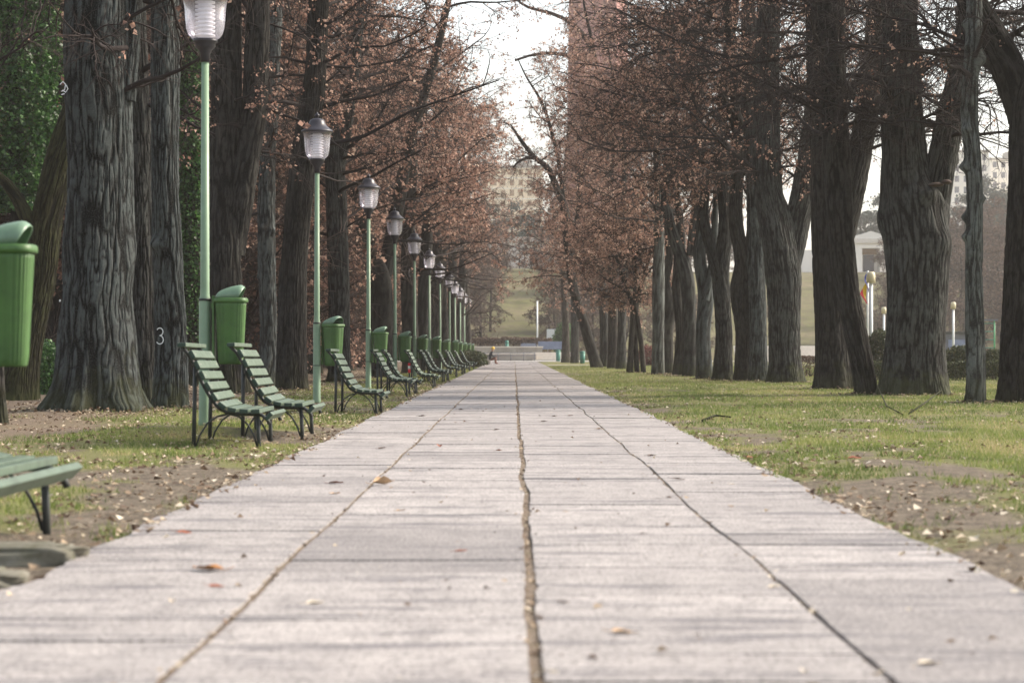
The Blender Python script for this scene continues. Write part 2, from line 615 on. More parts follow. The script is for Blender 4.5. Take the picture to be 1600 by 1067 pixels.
# ------------------------------------------------------------------ path of concrete slabs
def build_path():
    V, Fc, R = [], [], []
    rng = random.Random(5)

    def poly(pts, z, r, side_z):
        b = len(V)
        n = len(pts)
        tx, ty = rng.uniform(-.003, .003), rng.uniform(-.003, .003)
        cx0, cy0 = sum(p[0] for p in pts) / n, sum(p[1] for p in pts) / n
        for x, y in pts:
            V.append((x, y, z + (x - cx0) * tx + (y - cy0) * ty))
        for x, y in pts:
            V.append((x, y, side_z))
        Fc.append(tuple(range(b, b + n)))
        for i in range(n):
            j = (i + 1) % n
            Fc.append((b + i, b + n + i, b + n + j, b + j))
        R.extend([r] * (2 * n))

    edges = [-PW, -1.045, 0.07, 1.12, PW]
    jw = [0, .017, .024, .012, 0]
    for c in range(4):
        y = -5.0 + rng.uniform(0, 1)
        k = 0
        while y < 204:
            L = rng.choice((1.2, .62, .6, .64, .6, 1.18))
            gap = rng.uniform(.002, .009)
            y0, y1 = y + gap / 2, y + L - gap / 2
            wob = lambda e, yy: .020 * (float(vnoise(yy * .45, e * 3.3)) - .5) * 2 + .006 * (float(vnoise(yy * 2.2, e * 7.1)) - .5) * 2
            m = 12 if y < 60 else 4
            xl0, xr0 = edges[c] + jw[c], edges[c + 1] - jw[c + 1]
            pts = []
            if c == 0:
                el = lambda yy: xl0 + .12 * (float(fbm(yy * .9, 3.1, 3)) - .5)
            else:
                el = lambda yy: xl0 + wob(c, yy)
            if c == 3:
                er = lambda yy: xr0 + .12 * (float(fbm(yy * .9, 8.1, 3)) - .5)
            else:
                er = lambda yy: xr0 + wob(c + 1, yy) + .004
            jit = lambda: rng.uniform(-.002, .002)
            chip = lambda: (rng.uniform(.006, .02) if rng.random() < .05 else 0)
            for i in range(m):
                t = i / m
                pts.append((el(y0) * (1 - t) + er(y0) * t, y0 + jit() + chip()))
            for i in range(m):
                yy = y0 + (y1 - y0) * i / m
                pts.append((er(yy) + jit() - chip(), yy))
            for i in range(m):
                t = i / m
                pts.append((er(y1) * (1 - t) + el(y1) * t, y1 + jit() - chip()))
            for i in range(m):
                yy = y1 - (y1 - y0) * i / m
                pts.append((el(yy) + jit() + chip(), yy))
            r = rng.choice((.75, .8, .6, .95, .7, .9, .4, .55))
            if c == 1 and 9.0 < y < 12.2:
                r = .30
            if c == 3 and (6 < y < 9.0):
                r = .36
            if c == 0 and y < 14:
                r = .75
            if c == 2 and y < 30:
                r = max(r, .7)
            poly(pts, .022 + rng.uniform(-.004, .004), r, -.02)
            y += L
            k += 1
    me = bpy.data.meshes.new('path')
    me.from_pydata(V, [], Fc)
    me.update()
    at = me.attributes.new('rnd', 'FLOAT', 'POINT')
    at.data.foreach_set('value', np.array(R, dtype=np.float32))
    tag(link_mesh('path', me, M['slab']), kind='structure')
    # bed of dirt that fills the joints
    ys_ = np.linspace(-5, 204, 900)
    xs_ = np.linspace(-PW + .03, PW - .03, 40)
    X, Y = np.meshgrid(xs_, ys_)
    Z = .012 + .008 * (vnoise(X * 9, Y * 2.2) - .3)
    a, b_ = np.meshgrid(np.arange(39), np.arange(899))
    i0 = (b_ * 40 + a).ravel()
    me = np_mesh('path_bed', np.stack([X.ravel(), Y.ravel(), Z.ravel()], 1), np.stack([i0, i0 + 1, i0 + 41, i0 + 40], 1))
    tag(link_mesh('path_bed', me, M['joint'], None, True), kind='structure')


build_path()


def sheet(name, x0, x1, y0, y1, z, mat):
    mb = MB()
    mb.add([(x0, y0, z), (x1, y0, z), (x1, y1, z), (x0, y1, z)], [(0, 1, 2, 3)])
    return tag(mb.build(name, mat), kind='structure')


sheet('plaza_pavement', -40, 40, 204.05, 216, .05, mat_plain('plaza', (.42, .40, .38), .85, .2, .5))
sheet('side_path', PW + .15, 26, 150, 154, .045, mat_plain('side_path', (.34, .31, .27), .9, .25, .6))


# ------------------------------------------------------------------ grass and leaf litter (uncountable)
def tri_blades(px, py, h, w, rng):
    n = len(px)
    a = rng.random(n) * 2 * np.pi
    lean = (rng.random((n, 2)) - .5) * h[:, None] * 1.3
    z0 = np.where(np.abs(px) < PW, .01, gz(px, py)) - .006
    v = np.empty((n, 3, 3))
    dx, dy = np.cos(a) * w / 2, np.sin(a) * w / 2
    v[:, 0] = np.stack([px - dx, py - dy, z0], 1)
    v[:, 1] = np.stack([px + dx, py + dy, z0], 1)
    v[:, 2] = np.stack([px + lean[:, 0], py + lean[:, 1], z0 + h], 1)
    f = np.arange(n * 3).reshape(n, 3)
    return v.reshape(-1, 3), f


def build_grass():
    rng = np.random.default_rng(21)
    PX, PY, H, Wd = [], [], [], []
    for (x0, x1, y0, y1, N, s) in ((PW - .05, 9, 8, 30, 150000, 1.0), (PW - .05, 16, 30, 70, 170000, 1.25), (-7, -PW, 8, 30, 90000, 1.0),
                                   (-8, -PW, 30, 75, 70000, 1.3), (PW, 26, 70, 150, 110000, 1.7), (-5, -PW, 75, 160, 30000, 1.6)):
        x = x0 + (x1 - x0) * rng.random(N)
        y = y0 + (y1 - y0) * rng.random(N)
        g = grassy(x, y) - leafy(x, y) * .5
        tuft = fbm(x * 4, y * 4, 2) * .6 + fbm(x * 1.3 + 70, y * 1.1, 3) * .4
        keep = (g + 2.0 * (tuft - .5)) > .38 + .3 * rng.random(N)
        x, y = x[keep], y[keep]
        n = len(x)
        PX.append(x)
        PY.append(y)
        H.append((.018 + .05 * rng.random(n) ** 1.5) * s ** .5 * (.55 + 1.0 * tuft[keep]))
        Wd.append((.006 + .006 * rng.random(n)) * s)
    px, py, h, w = map(np.concatenate, (PX, PY, H, Wd))
    v, f = tri_blades(px, py, h, w, rng)
    big = fbm(px * .8, py * .6, 3)
    r = np.clip(.18 + .5 * rng.random(len(px)) + 1.5 * (big - .5), 0, 1)
    r = np.where(rng.random(len(px)) < .06, 1.0, r)
    me = np_mesh('grass', v, f, {'rnd': np.repeat(r, 3)})
    tag(link_mesh('grass', me, M['grass']), kind='stuff')


build_grass()


def leaf_quads(c, size, rng, flat=.35, hang=False, fold=.3):
    """n leaves: 4 points each (base, side, tip, side) with a fold along the midrib"""
    n = len(c)
    a = rng.random(n) * 2 * np.pi
    if hang:
        el = -rng.random(n) * 1.4 + .35
    else:
        el = (rng.random(n) - .5) * 2 * flat
    d = np.stack([np.cos(a) * np.cos(el), np.sin(a) * np.cos(el), np.sin(el)], 1)
    roll = (rng.random(n) - .5) * (6.28 if hang else flat * 2.4)
    up = np.array([0, 0, 1.0])
    s = np.cross(d, up)
    s /= np.linalg.norm(s, axis=1)[:, None] + 1e-6
    u = np.cross(s, d)
    s2 = s * np.cos(roll)[:, None] + u * np.sin(roll)[:, None]
    u2 = -s * np.sin(roll)[:, None] + u * np.cos(roll)[:, None]
    L = size[:, None]
    wd = (.36 + .2 * rng.random(n))[:, None] * L
    fo = (fold * (rng.random(n) - .2))[:, None] * L
    v = np.empty((n, 4, 3))
    v[:, 0] = c
    v[:, 1] = c + d * L * .45 + s2 * wd + u2 * fo
    v[:, 2] = c + d * L - u2 * fo * .5
    v[:, 3] = c + d * L * .45 - s2 * wd + u2 * fo
    i = np.arange(n)[:, None] * 4
    f = np.concatenate([i + np.array([[0, 1, 2]]), i + np.array([[0, 2, 3]])], 0)
    return v.reshape(-1, 3), f


def build_litter():
    rng = np.random.default_rng(33)
    C, S = [], []
    for (x0, x1, y0, y1, N, p0) in ((PW - .12, 7, 7, 28, 7500, .34), (PW - .1, 15, 28, 70, 12000, .34), (-7.5, -PW + .12, 8, 28, 9500, .45),
                                    (-9, -PW + .1, 28, 75, 22000, .42), (-26, -5, 30, 110, 22000, .75), (PW, 20, 70, 130, 5000, .3)):
        x = x0 + (x1 - x0) * rng.random(N)
        y = y0 + (y1 - y0) * rng.random(N)
        k = fbm(x * 1.3 + 9, y * .9, 3)
        edge = np.exp(-np.abs(np.abs(x) - PW - .12) / .28)
        keep = rng.random(N) < p0 + 2.6 * (k - .5) + .7 * edge
        x, y = x[keep], y[keep]
        C.append(np.stack([x, y, np.where(np.abs(x) < PW, .026, gz(x, y)) + .008 + .02 * rng.random(len(x))], 1))
        S.append(.022 + .05 * rng.random(len(x)) ** 1.4)
    # dirt crumbs and bits in the joints of the path
    for ex, N in ((-1.045, 700), (.07, 1100), (1.12, 600)):
        y = 6 + 90 * rng.random(N) ** 1.6
        x = ex + rng.normal(0, .018, N)
        C.append(np.stack([x, y, np.full(N, .016)], 1))
        S.append(.012 + .03 * rng.random(N) ** 2)
    # small bits blown over the slabs
    N = 420
    y = 6.5 + 90 * rng.random(N) ** 1.3
    x = (rng.random(N) * 2 - 1) * PW * .97
    C.append(np.stack([x, y, np.full(N, .034)], 1))
    S.append(.012 + .035 * rng.random(N) ** 2)
    c, s = np.concatenate(C), np.concatenate(S)
    v, f = leaf_quads(c, s, rng, flat=.35, fold=.45)
    r = rng.random(len(c)) ** 1.1
    me = np_mesh('fallen_leaves', v, f, {'rnd': np.repeat(r, 4)})
    tag(link_mesh('leaf_litter', me, M['litter']), kind='stuff')


build_litter()


# ------------------------------------------------------------------ trees
def catmull(P, step):
    P = np.asarray(P, dtype=float)
    Q = np.vstack([2 * P[0] - P[1], P, 2 * P[-1] - P[-2]])
    out = []
    for i in range(1, len(Q) - 2):
        p0, p1, p2, p3 = Q[i - 1], Q[i], Q[i + 1], Q[i + 2]
        n = max(2, int(np.linalg.norm(p2[:3] - p1[:3]) / step))
        t = np.linspace(0, 1, n, endpoint=False)[:, None]
        out.append(.5 * (2 * p1 + (p2 - p0) * t + (2 * p0 - 5 * p1 + 4 * p2 - p3) * t ** 2 + (3 * p1 - p0 - 3 * p2 + p3) * t ** 3))
    out.append(P[-1:])
    return np.vstack(out)


def stem_surface(P, seed, sides, step, amp, foot=True, lobes=None, knobs=0, zfoot=0.0, flare=.4, burls=()):
    """a bark-covered stem along points P (x, y, z, radius): real ridges and furrows, root flare, burls"""
    rng = np.random.default_rng(seed)
    Q = catmull(P, step)
    pos, rad = Q[:, :3], np.maximum(Q[:, 3], .02)
    n = len(pos)
    d = np.gradient(pos, axis=0)
    d /= np.linalg.norm(d, axis=1)[:, None] + 1e-9
    up = np.zeros_like(pos)
    u = np.array([0.0, 1.0, 0.0])           # seam away from the path end we look from
    for i in range(n):
        u = u - d[i] * u.dot(d[i])
        u /= np.linalg.norm(u)
        up[i] = u
    w = np.cross(d, up)
    s = np.concatenate([[0], np.cumsum(np.linalg.norm(np.diff(pos, axis=0), axis=1))])
    k = np.arange(sides)
    th = 2 * np.pi * k / sides
    R0 = float(np.mean(rad[:max(2, n // 2)]))
    per = max(10, int(2 * np.pi * R0 / (.034 + .026 * rng.random())))
    uu = (k / sides)[None, :] * per + np.zeros((n, 1))
    zz = s[:, None] + np.zeros((1, sides))
    off = rng.random() * 100
    wz = 1.0 * vnoise(uu * .31, zz * 1.3 + off) + .7 * vnoise(uu * .9 + 9, zz * 5 + off)
    uw = uu + (wz - .85) * np.minimum(1, np.minimum(k, sides - k) / (sides * .08))[None, :]
    fa = np.abs(2 * vnoise(uw * .95, zz * 1.7 + off) - 1)
    fb = np.abs(2 * vnoise(uw * 1.3 + 31, zz * 5.5 + off * 2) - 1)
    fc = vnoise(uu * 1.1, zz * 13 + off)
    h = sstep(.03, .40, fa) * (.25 + .75 * sstep(.04, .34, fb)) * (.5 + .75 * fc)
    h = np.clip(h, 0, 1)
    # blend the seam
    big = np.zeros((n, sides))
    for j in range(3):
        big += np.cos((j + 2) * th[None, :] + 6.28 * (vnoise(np.full(n, seed * .7 + j), s * .35 + off) * 1.6)[:, None]) * (.05 / (j + 1))
    r = rad[:, None] * (1 + big)
    zrel = pos[:, 2] - zfoot
    if foot:
        fl = np.exp(-np.clip(zrel, 0, None) / .30)
        nl = lobes or rng.integers(4, 7)
        ph = rng.random() * 6.28
        lobe = .5 + .5 * np.cos(nl * th + ph + 1.1 * np.sin(2 * th + ph))
        r = r + (rad * fl)[:, None] * (.10 + .45 * lobe[None, :]) * flare
        fl2 = np.exp(-np.clip(zrel, 0, None) / 1.0)
        r = r + (rad * fl2)[:, None] * .10 * flare
    for _ in range(knobs):
        kz, ka, kr = s[-1] * rng.uniform(.12, .9), rng.uniform(0, 6.28), min(.17, R0 * rng.uniform(.32, .58))
        da = np.abs((th - ka + np.pi) % (2 * np.pi) - np.pi)[None, :] * rad[:, None]
        g = np.exp(-((da / kr) ** 2 + ((s - kz)[:, None] / kr) ** 2))
        r = r + g * kr * 1.15
    for bz, ba, bk, bh in burls:
        da = np.abs((th - ba + np.pi) % (2 * np.pi) - np.pi)[None, :] * rad[:, None]
        r = r + bh * np.exp(-((da / bk) ** 2 + ((zrel - bz)[:, None] / bk) ** 2)) * (.75 + .5 * vnoise(uu * .3, zz * 4))
    r = r + (h - .6) * np.minimum(amp, rad * .09)[:, None]
    v = pos[:, None, :] + r[:, :, None] * (up[:, None, :] * np.cos(th)[None, :, None] + w[:, None, :] * np.sin(th)[None, :, None])
    bc = np.stack([R0 * np.cos(th)[None, :] + np.zeros((n, 1)), R0 * np.sin(th)[None, :] + np.zeros((n, 1)), zz], 2)
    if foot:
        bc[:, :, 2] = (zrel)[:, None]
    else:
        bc[:, :, 2] += 3
    a, b = np.meshgrid(np.arange(sides), np.arange(n - 1))
    a, b = a.ravel(), b.ravel()
    a2 = (a + 1) % sides
    f = np.stack([b * sides + a, b * sides + a2, (b + 1) * sides + a2, (b + 1) * sides + a], 1)
    return v.reshape(-1, 3), f, h.ravel(), bc.reshape(-1, 3)


def polylines(start, dirs, L, n, rng, grav=0.0, curl=.25, rise=0.0):
    """N wandering polylines of n points"""
    N = len(start)
    P = np.empty((N, n, 3))
    P[:, 0] = start
    d = dirs.copy()
    st = (L / (n - 1))[:, None]
    for i in range(1, n):
        d = d + rng.normal(0, curl, (N, 3)) + np.array([0, 0, -grav + rise * i / n])
        d /= np.linalg.norm(d, axis=1)[:, None]
        P[:, i] = P[:, i - 1] + d * st
    return P


def tubes(P, r0, r1, sides=3):
    N, n, _ = P.shape
    d = np.gradient(P, axis=1)
    d /= np.linalg.norm(d, axis=2)[:, :, None] + 1e-9
    ref = np.where(np.abs(d[:, :, 2:3]) < .9, np.array([0, 0, 1.0]), np.array([1.0, 0, 0]))
    u = np.cross(d, ref)
    u /= np.linalg.norm(u, axis=2)[:, :, None] + 1e-9
    w = np.cross(d, u)
    t = np.linspace(0, 1, n)[None, :]
    r = r0[:, None] * (1 - t) + r1[:, None] * t
    th = 2 * np.pi * np.arange(sides) / sides
    v = P[:, :, None, :] + r[:, :, None, None] * (u[:, :, None, :] * np.cos(th)[None, None, :, None] + w[:, :, None, :] * np.sin(th)[None, None, :, None])
    base = (np.arange(N) * n * sides)[:, None, None]
    i = (np.arange(n - 1) * sides)[None, :, None]
    k = np.arange(sides)[None, None, :]
    k2 = (k + 1) % sides
    f = np.stack(np.broadcast_arrays(base + i + k, base + i + k2, base + i + sides + k2, base + i + sides + k), -1).reshape(-1, 4)
    return v.reshape(-1, 3), f


def join(parts):
    V, Fc, A = [], [], []
    b = 0
    for v, f, a in parts:
        V.append(v)
        Fc.append(f + b)
        A.append(np.full(len(v), a) if np.isscalar(a) else a)
        b += len(v)
    return np.concatenate(V), np.concatenate(Fc), np.concatenate(A)


def sample_on(P, N, t0, t1, rng):
    """N points on polylines P (K,n,3) with tangent"""
    K, n, _ = P.shape
    which = rng.integers(0, K, N)
    t = (t0 + (t1 - t0) * rng.random(N)) * (n - 1)
    i = np.minimum(t.astype(int), n - 2)
    fr = (t - i)[:, None]
    a, b = P[which, i], P[which, i + 1]
    d = b - a
    d /= np.linalg.norm(d, axis=1)[:, None] + 1e-9
    return a * (1 - fr) + b * fr, d, which, t / (n - 1)


def side_dirs(d, rng, spread=1.0, fwd=.5):
    r = rng.normal(0, 1, d.shape)
    r -= d * np.sum(r * d, axis=1)[:, None]
    r /= np.linalg.norm(r, axis=1)[:, None] + 1e-9
    o = d * fwd + r * spread
    return o / (np.linalg.norm(o, axis=1)[:, None] + 1e-9)


def clear(P, wx):
    """pruned clear of the lamps: nothing hangs low over the row of posts"""
    x = P[:, 0] + wx
    return ~((x > -5.0) & (x < -1.2) & (P[:, 2] < 6.4))


def make_crown(stems, seed, zmin, nb=26, bl=3.6, leaf=.7, dens=1.0, bias=(0, 0), droop=.06, thin=1.0, clusters=True, leafsize=.070, twigr=.006, extra=None, wx=99.0):
    """boughs, branches, twigs and hanging dead leaves that grow from the given stems (arrays x,y,z,r)"""
    rng = np.random.default_rng(seed)
    S = [catmull(s, .25) for s in stems]
    pts = np.vstack([s[s[:, 2] > zmin] for s in S if (s[:, 2] > zmin).any()])
    if len(pts) == 0:
        pts = S[0][-3:]
    idx = rng.integers(0, len(pts), nb)
    st = pts[idx]
    az = rng.random(nb) * 2 * np.pi
    el = rng.uniform(-.05, .75, nb)
    d = np.stack([np.cos(az) * np.cos(el), np.sin(az) * np.cos(el), np.sin(el)], 1)
    d[:, 0] += bias[0]
    d[:, 1] += bias[1]
    d /= np.linalg.norm(d, axis=1)[:, None]
    L = bl * rng.uniform(.55, 1.15, nb)
    B = polylines(st[:, :3], d, L, 9, rng, droop, .13, .12)
    rb = np.minimum(st[:, 3] * .5, rng.uniform(.035, .07, nb)) * thin
    parts = []
    v, f = tubes(B, rb, rb * .25, 6)
    parts.append((v, f, .25))
    if extra is not None:
        for e in extra:
            e = np.asarray(e, dtype=float)
            q = catmull(e, .3)
            m = 14
            ix = np.linspace(0, len(q) - 1, m).astype(int)
            Q = q[ix]
            v, f = tubes(Q[None, :, :3], np.array([Q[0, 3]]), np.array([Q[-1, 3]]), 7)
            parts.append((v, f, .2))
            B = np.concatenate([B, Q[np.linspace(0, m - 1, 9).astype(int)][None, :, :3], Q[np.linspace(3, m - 1, 9).astype(int)][None, :, :3]])
    nbr = int(nb * 9 * dens)
    p, dd, wh, t = sample_on(B, nbr, .12, 1, rng)
    ok = clear(p, wx)
    p, dd = p[ok], dd[ok]
    nbr = len(p)
    d2 = side_dirs(dd, rng, .8, .7)
    L2 = bl * .36 * rng.uniform(.45, 1.2, nbr)
    C = polylines(p, d2, L2, 6, rng, .09, .2, .06)
    r2 = rng.uniform(.010, .022, nbr) * thin
    v, f = tubes(C, r2, r2 * .4, 4)
    parts.append((v, f, np.repeat(np.clip(.2 + .5 * rng.random(nbr), 0, 1), 6 * 4)))
    ntw = int(nbr * 11)
    p, dd, wh, t = sample_on(C, ntw, .1, 1, rng)
    ok = clear(p, wx)
    p, dd = p[ok], dd[ok]
    ntw = len(p)
    d3 = side_dirs(dd, rng, .9, .6)
    L3 = rng.uniform(.22, .75, ntw)
    T = polylines(p, d3, L3, 4, rng, .08, .22)
    r3 = rng.uniform(.6, 1.2, ntw) * twigr
    v, f = tubes(T, r3, r3 * .5, 3)
    parts.append((v, f, np.repeat(rng.random(ntw), 12)))
    TV, TF, TA = join(parts)
    LV = None
    if leaf > 0:
        nc = int(ntw * 1.15 * leaf)
        c, dd, wh, t = sample_on(T, nc, .3, 1.0, rng)
        # patches of the crown that kept their leaves, patches that lost them
        keep = vnoise(c[:, 0] * .9 + c[:, 1] * .3 + seed, c[:, 2] * .9 + c[:, 1] * .5) > .72 - .62 * min(1, leaf) * rng.random(nc) - .12
        c = c[keep & clear(c, wx)]
        nc = len(c)
        m = 4
        cc = np.repeat(c, m, 0) + rng.normal(0, .045, (nc * m, 3))
        sz = leafsize * rng.uniform(.55, 1.35, nc * m)
        LV, LF = leaf_quads(cc, sz, rng, hang=True, fold=.6)
        base = np.repeat(rng.random(nc), m)
        LA = np.repeat(np.clip(base * .7 + .45 * (rng.random(nc * m) - .2), 0, 1), 4)
        return TV, TF, TA, LV, LF, LA
    return TV, TF, TA, None, None, None


TREE_N = [0]


def px_stem(st, D, rng, x0, amp=.25, grow=True, top=12.5, lean=0.0):
    """stem given as (photo x, photo y, width) at distance D -> local points x,y,z,r ; first stem starts on the ground"""
    k = D / F
    P = []
    yy = 0.0
    for i, (x, y, w) in enumerate(st):
        X = (x - CX) * k - x0
        Z = EYE + (CY - y) * k
        P.append([X, yy, Z, w * k / 2])
        yy += rng.normal(0, amp * .5)
    if grow:
        a, b = np.array(P[-2]), np.array(P[-1])
        d = b[:3] - a[:3]
        d /= np.linalg.norm(d)
        p, r = b[:3].copy(), b[3]
        while p[2] < top and r > .045:
            d = d + np.array([rng.normal(0, .12) + lean * .08, rng.normal(0, .14), .12])
            d /= np.linalg.norm(d)
            p = p + d * 1.3
            r *= .82
            P.append([p[0], p[1], p[2], r])
        P.append([p[0] + d[0], p[1] + d[1], p[2] + d[2] * 1.2, .03])
    return P


def tree(name, label, group, D, stems, seed, mat='bark', zmin=3.6, crown=True, knobs=0, foot=True, cat='tree', dx=0, flare=.4, burls=(), extra=None, twig='twig', grow=True, amp=.022, top=12.5, **kw):
    rng = np.random.default_rng(seed)
    k = D / F
    X0 = (stems[0][0][0] - CX) * k
    Z0 = float(gz(X0, D))
    root = empty(name, (X0, D, Z0))
    tag(root, label, cat, group)
    S = []
    for i, st in enumerate(stems):
        P = px_stem(st, D, rng, X0, grow=grow, top=top)
        if i == 0:
            P[0][2] = -.12
        S.append(np.array(P))
    detail = D < 80
    parts = []
    for i, s in enumerate(S):
        sides = int(np.clip(2 * np.pi * s[0][3] / (.010 if D < 50 else .014), 24, 420)) if detail else 28
        step = .05 if D < 50 else (.07 if detail else .25)
        v, f, h, bc = stem_surface(s, seed * 10 + i, sides, step, amp if detail else 0, foot and i == 0, knobs=knobs if i == 0 else knobs // 2, flare=flare, burls=burls if i == 0 else ())
        parts.append((v, f, h, bc))
    b = 0
    V, Fc = [], []
    for v, f, h, bc in parts:
        V.append(v)
        Fc.append(f + b)
        b += len(v)
    me = np_mesh('trunk', np.concatenate(V), np.concatenate(Fc), {'bark': np.concatenate([p[2] for p in parts])}, {'barkco': np.concatenate([p[3] for p in parts])})
    tr = link_mesh('trunk', me, M[mat], root, True)
    if crown:
        ex = None
        if extra:
            ex = []
            for st in extra:
                q = np.array(px_stem(st, D, rng, X0, amp=.5, grow=False))
                near = np.vstack([catmull(x, .2) for x in S])
                j = np.argmin((near[:, 0] - q[0, 0]) ** 2 + (near[:, 2] - q[0, 2]) ** 2)
                q[:, 1] += near[j, 1]
                q[0, :3] = near[j, :3]              # every limb starts inside its stem
                ex.append(q)
        TV, TF, TA, LV, LF, LA = make_crown(S, seed + 500, zmin, extra=ex, wx=X0, **kw)
        link_mesh('branches', np_mesh('branches', TV, TF, {'rnd': TA}), M[twig], root)
        if LV is not None and len(LV):
            link_mesh('dead_leaves', np_mesh('dead_leaves', LV, LF, {'rnd': LA}), M['leaf'], root)
    TREE_N[0] += 1
    return root


GL = 'bare lime trees in a row on the left of the path'
GR = 'bare lime trees on the right lawn'

# ---- left row, near to far
t1 = tree('lime_tree', 'huge thick grey trunk at far left with mossy flared foot and white paint marks', GL, 35,
          [[(150, 655, 122), (150, 600, 118), (149, 480, 112), (152, 300, 106), (152, 100, 104), (153, -60, 100)],
           [(196, 170, 30), (206, 60, 26), (215, -60, 22)]], 1, 'bark_cool', zmin=4.2, nb=22, bl=2.6, leaf=.06, dens=.7, amp=.022, flare=.85)
tree('lime_tree', 'dark straight trunk just right of the hugest left trunk, mostly touching it', GL, 41,
     [[(226, 636, 44), (222, 520, 42), (220, 300, 40), (212, 100, 38), (214, -80, 36)]], 2, 'bark', zmin=5.2, nb=16, bl=2.5, leaf=.1, dens=.6)
t3 = tree('lime_tree', 'grey trunk with a white numeral 3 painted low on its bark', GL, 38.5,
          [[(266, 640, 50), (263, 520, 48), (259, 300, 44), (258, 120, 44), (258, -80, 42)]], 3, 'bark_cool', zmin=5.2, nb=16, bl=2.5, leaf=.1, dens=.6, knobs=2)
tree('lime_tree', 'dark forked trunk directly behind the nearest full litter bin', GL, 52,
     [[(356, 618, 60), (355, 540, 54), (354, 420, 50), (352, 300, 52), (352, 150, 50), (350, -60, 48)],
      [(366, 400, 34), (382, 280, 40), (398, 150, 40), (404, 0, 36), (408, -80, 32)]], 4, 'bark_dark', zmin=5.5, nb=26, bl=3.2, leaf=.35, dens=.8, bias=(.2, 0))
tree('lime_tree', 'slim knobbly trunk with burls between the first two full lamp posts', GL, 62,
     [[(419, 608, 30), (420, 520, 27), (418, 380, 26), (420, 250, 25), (428, 100, 24), (430, -60, 22)]], 5, 'bark_cool', zmin=4.6, nb=26, bl=3.4, leaf=.5, dens=.9, knobs=8, bias=(.25, 0))
tree('lime_tree', 'dark trunk leaning right just left of the second full lamp post', GL, 57,
     [[(456, 611, 48), (455, 520, 44), (458, 400, 40), (472, 270, 40), (492, 120, 34), (500, -60, 30)]], 6, 'bark_dark', zmin=5, nb=30, bl=3.6, leaf=.6, dens=.9, bias=(.3, 0),
     extra=[[(478, 230, 8), (520, 225, 7), (570, 215, 6), (640, 180, 5), (720, 150, 3), (780, 130, 2)]])
tree('lime_tree', 'grey trunk standing behind the second litter bin and second lamp post', GL, 72,
     [[(530, 600, 36), (530, 500, 32), (527, 380, 32), (522, 250, 30), (500, 100, 22), (492, -40, 20)],
      [(524, 290, 18), (545, 180, 17), (560, 40, 15), (566, -60, 13)]], 7, 'bark', zmin=4.6, nb=34, bl=4.0, leaf=.8, dens=1.0, bias=(.3, 0))
tree('lime_tree', 'very dark forked trunk behind the third lamp post and bench pair', GL, 86,
     [[(598, 592, 40), (598, 520, 36), (595, 440, 34), (584, 400, 26), (562, 320, 22), (556, 200, 20), (552, 40, 16)],
      [(600, 430, 24), (618, 340, 22), (640, 220, 18), (676, 100, 14), (700, 0, 10)]], 8, 'bark_dark', zmin=4.6, nb=40, bl=4.2, leaf=.95, dens=1.0, bias=(.35, 0))
far_left = [(100, 642, 26, 'dark trunk between the fourth and fifth lamp posts of the left row'),
            (113, 664, 22, 'trunk with a pale cut branch stub behind the fifth lamp post'),
            (126, 681, 20, 'trunk behind the sixth lamp post, crown hanging toward the path'),
            (140, 694, 17, 'trunk behind the seventh lamp post, under dense brown leaves'),
            (153, 707, 15, 'slim trunk far down the row beside the eighth lamp post'),
            (168, 719, 13, 'slim trunk far down the row behind the smallest lamp posts'),
            (186, 731, 12, 'last small tree of the left row, beside the green shrub mound')]
for i, (D, x, w, lb) in enumerate(far_left):
    sc = .92 if i < 4 else .8
    tree('lime_tree', lb, GL, D, [[(x, 600, w * 1.1), (x - 1, 520, w), (x + (i % 3 - 1) * 4, 420, w * .9), (x + (i % 2) * 8 - 2, 320, w * .75), (x + 4, 220, w * .5)]],
         20 + i, 'bark_dark' if i % 2 else 'bark_warm', zmin=4.2 if i < 5 else 3.4, nb=44, bl=4.6 * sc, leaf=1.0 if i < 4 else .85, dens=.9, bias=(.28, -.1), twig='twig_pale' if i > 2 else 'twig',
         leafsize=.10, twigr=.009, top=13 + i, droop=.08)

# ---- right side, near to far
tree('lime_tree', 'rightmost trunk, forking into two big leaning limbs at the upper corner', GR, 44,
     [[(1594, 632, 62), (1592, 560, 58), (1594, 420, 56), (1598, 300, 58), (1606, 170, 60), (1640, 60, 46), (1680, -60, 40)],
      [(1596, 190, 44), (1575, 120, 52), (1545, 60, 50), (1512, 0, 44), (1480, -70, 40)]], 40, 'bark_dark', zmin=5.2, nb=40, bl=3.6, leaf=.10, dens=1.6,
     extra=[[(1575, 70, 12), (1610, 40, 10), (1660, 20, 6)]])
tree('lime_tree', 'slim pale trunk studded with knobs and burls, second from the right', GR, 43.5,
     [[(1521, 632, 31), (1522, 590, 29), (1520, 440, 28), (1521, 300, 27), (1514, 170, 26), (1518, 60, 24), (1520, -60, 22)]], 41, 'bark_pale', zmin=5.6, nb=14, bl=2.4, leaf=.1, dens=.8, knobs=18)
t_big = tree('lime_tree', 'massive grey trunk with a fungus shelf where it splits into two stems', GR, 51,
             [[(1428, 620, 98), (1430, 560, 94), (1432, 450, 92), (1430, 370, 98), (1418, 290, 84), (1408, 180, 64), (1404, 60, 56), (1402, -80, 52)],
              [(1448, 400, 60), (1460, 320, 54), (1478, 220, 46), (1502, 100, 38), (1520, -30, 32)]], 42, 'bark', zmin=5.2, nb=48, bl=3.8, leaf=.10, dens=1.8, knobs=5, burls=((4.15, 4.5, .36, .26), (4.35, 3.5, .28, .20), (4.0, 1.5, .34, .12), (3.3, 4.1, .3, .10)))
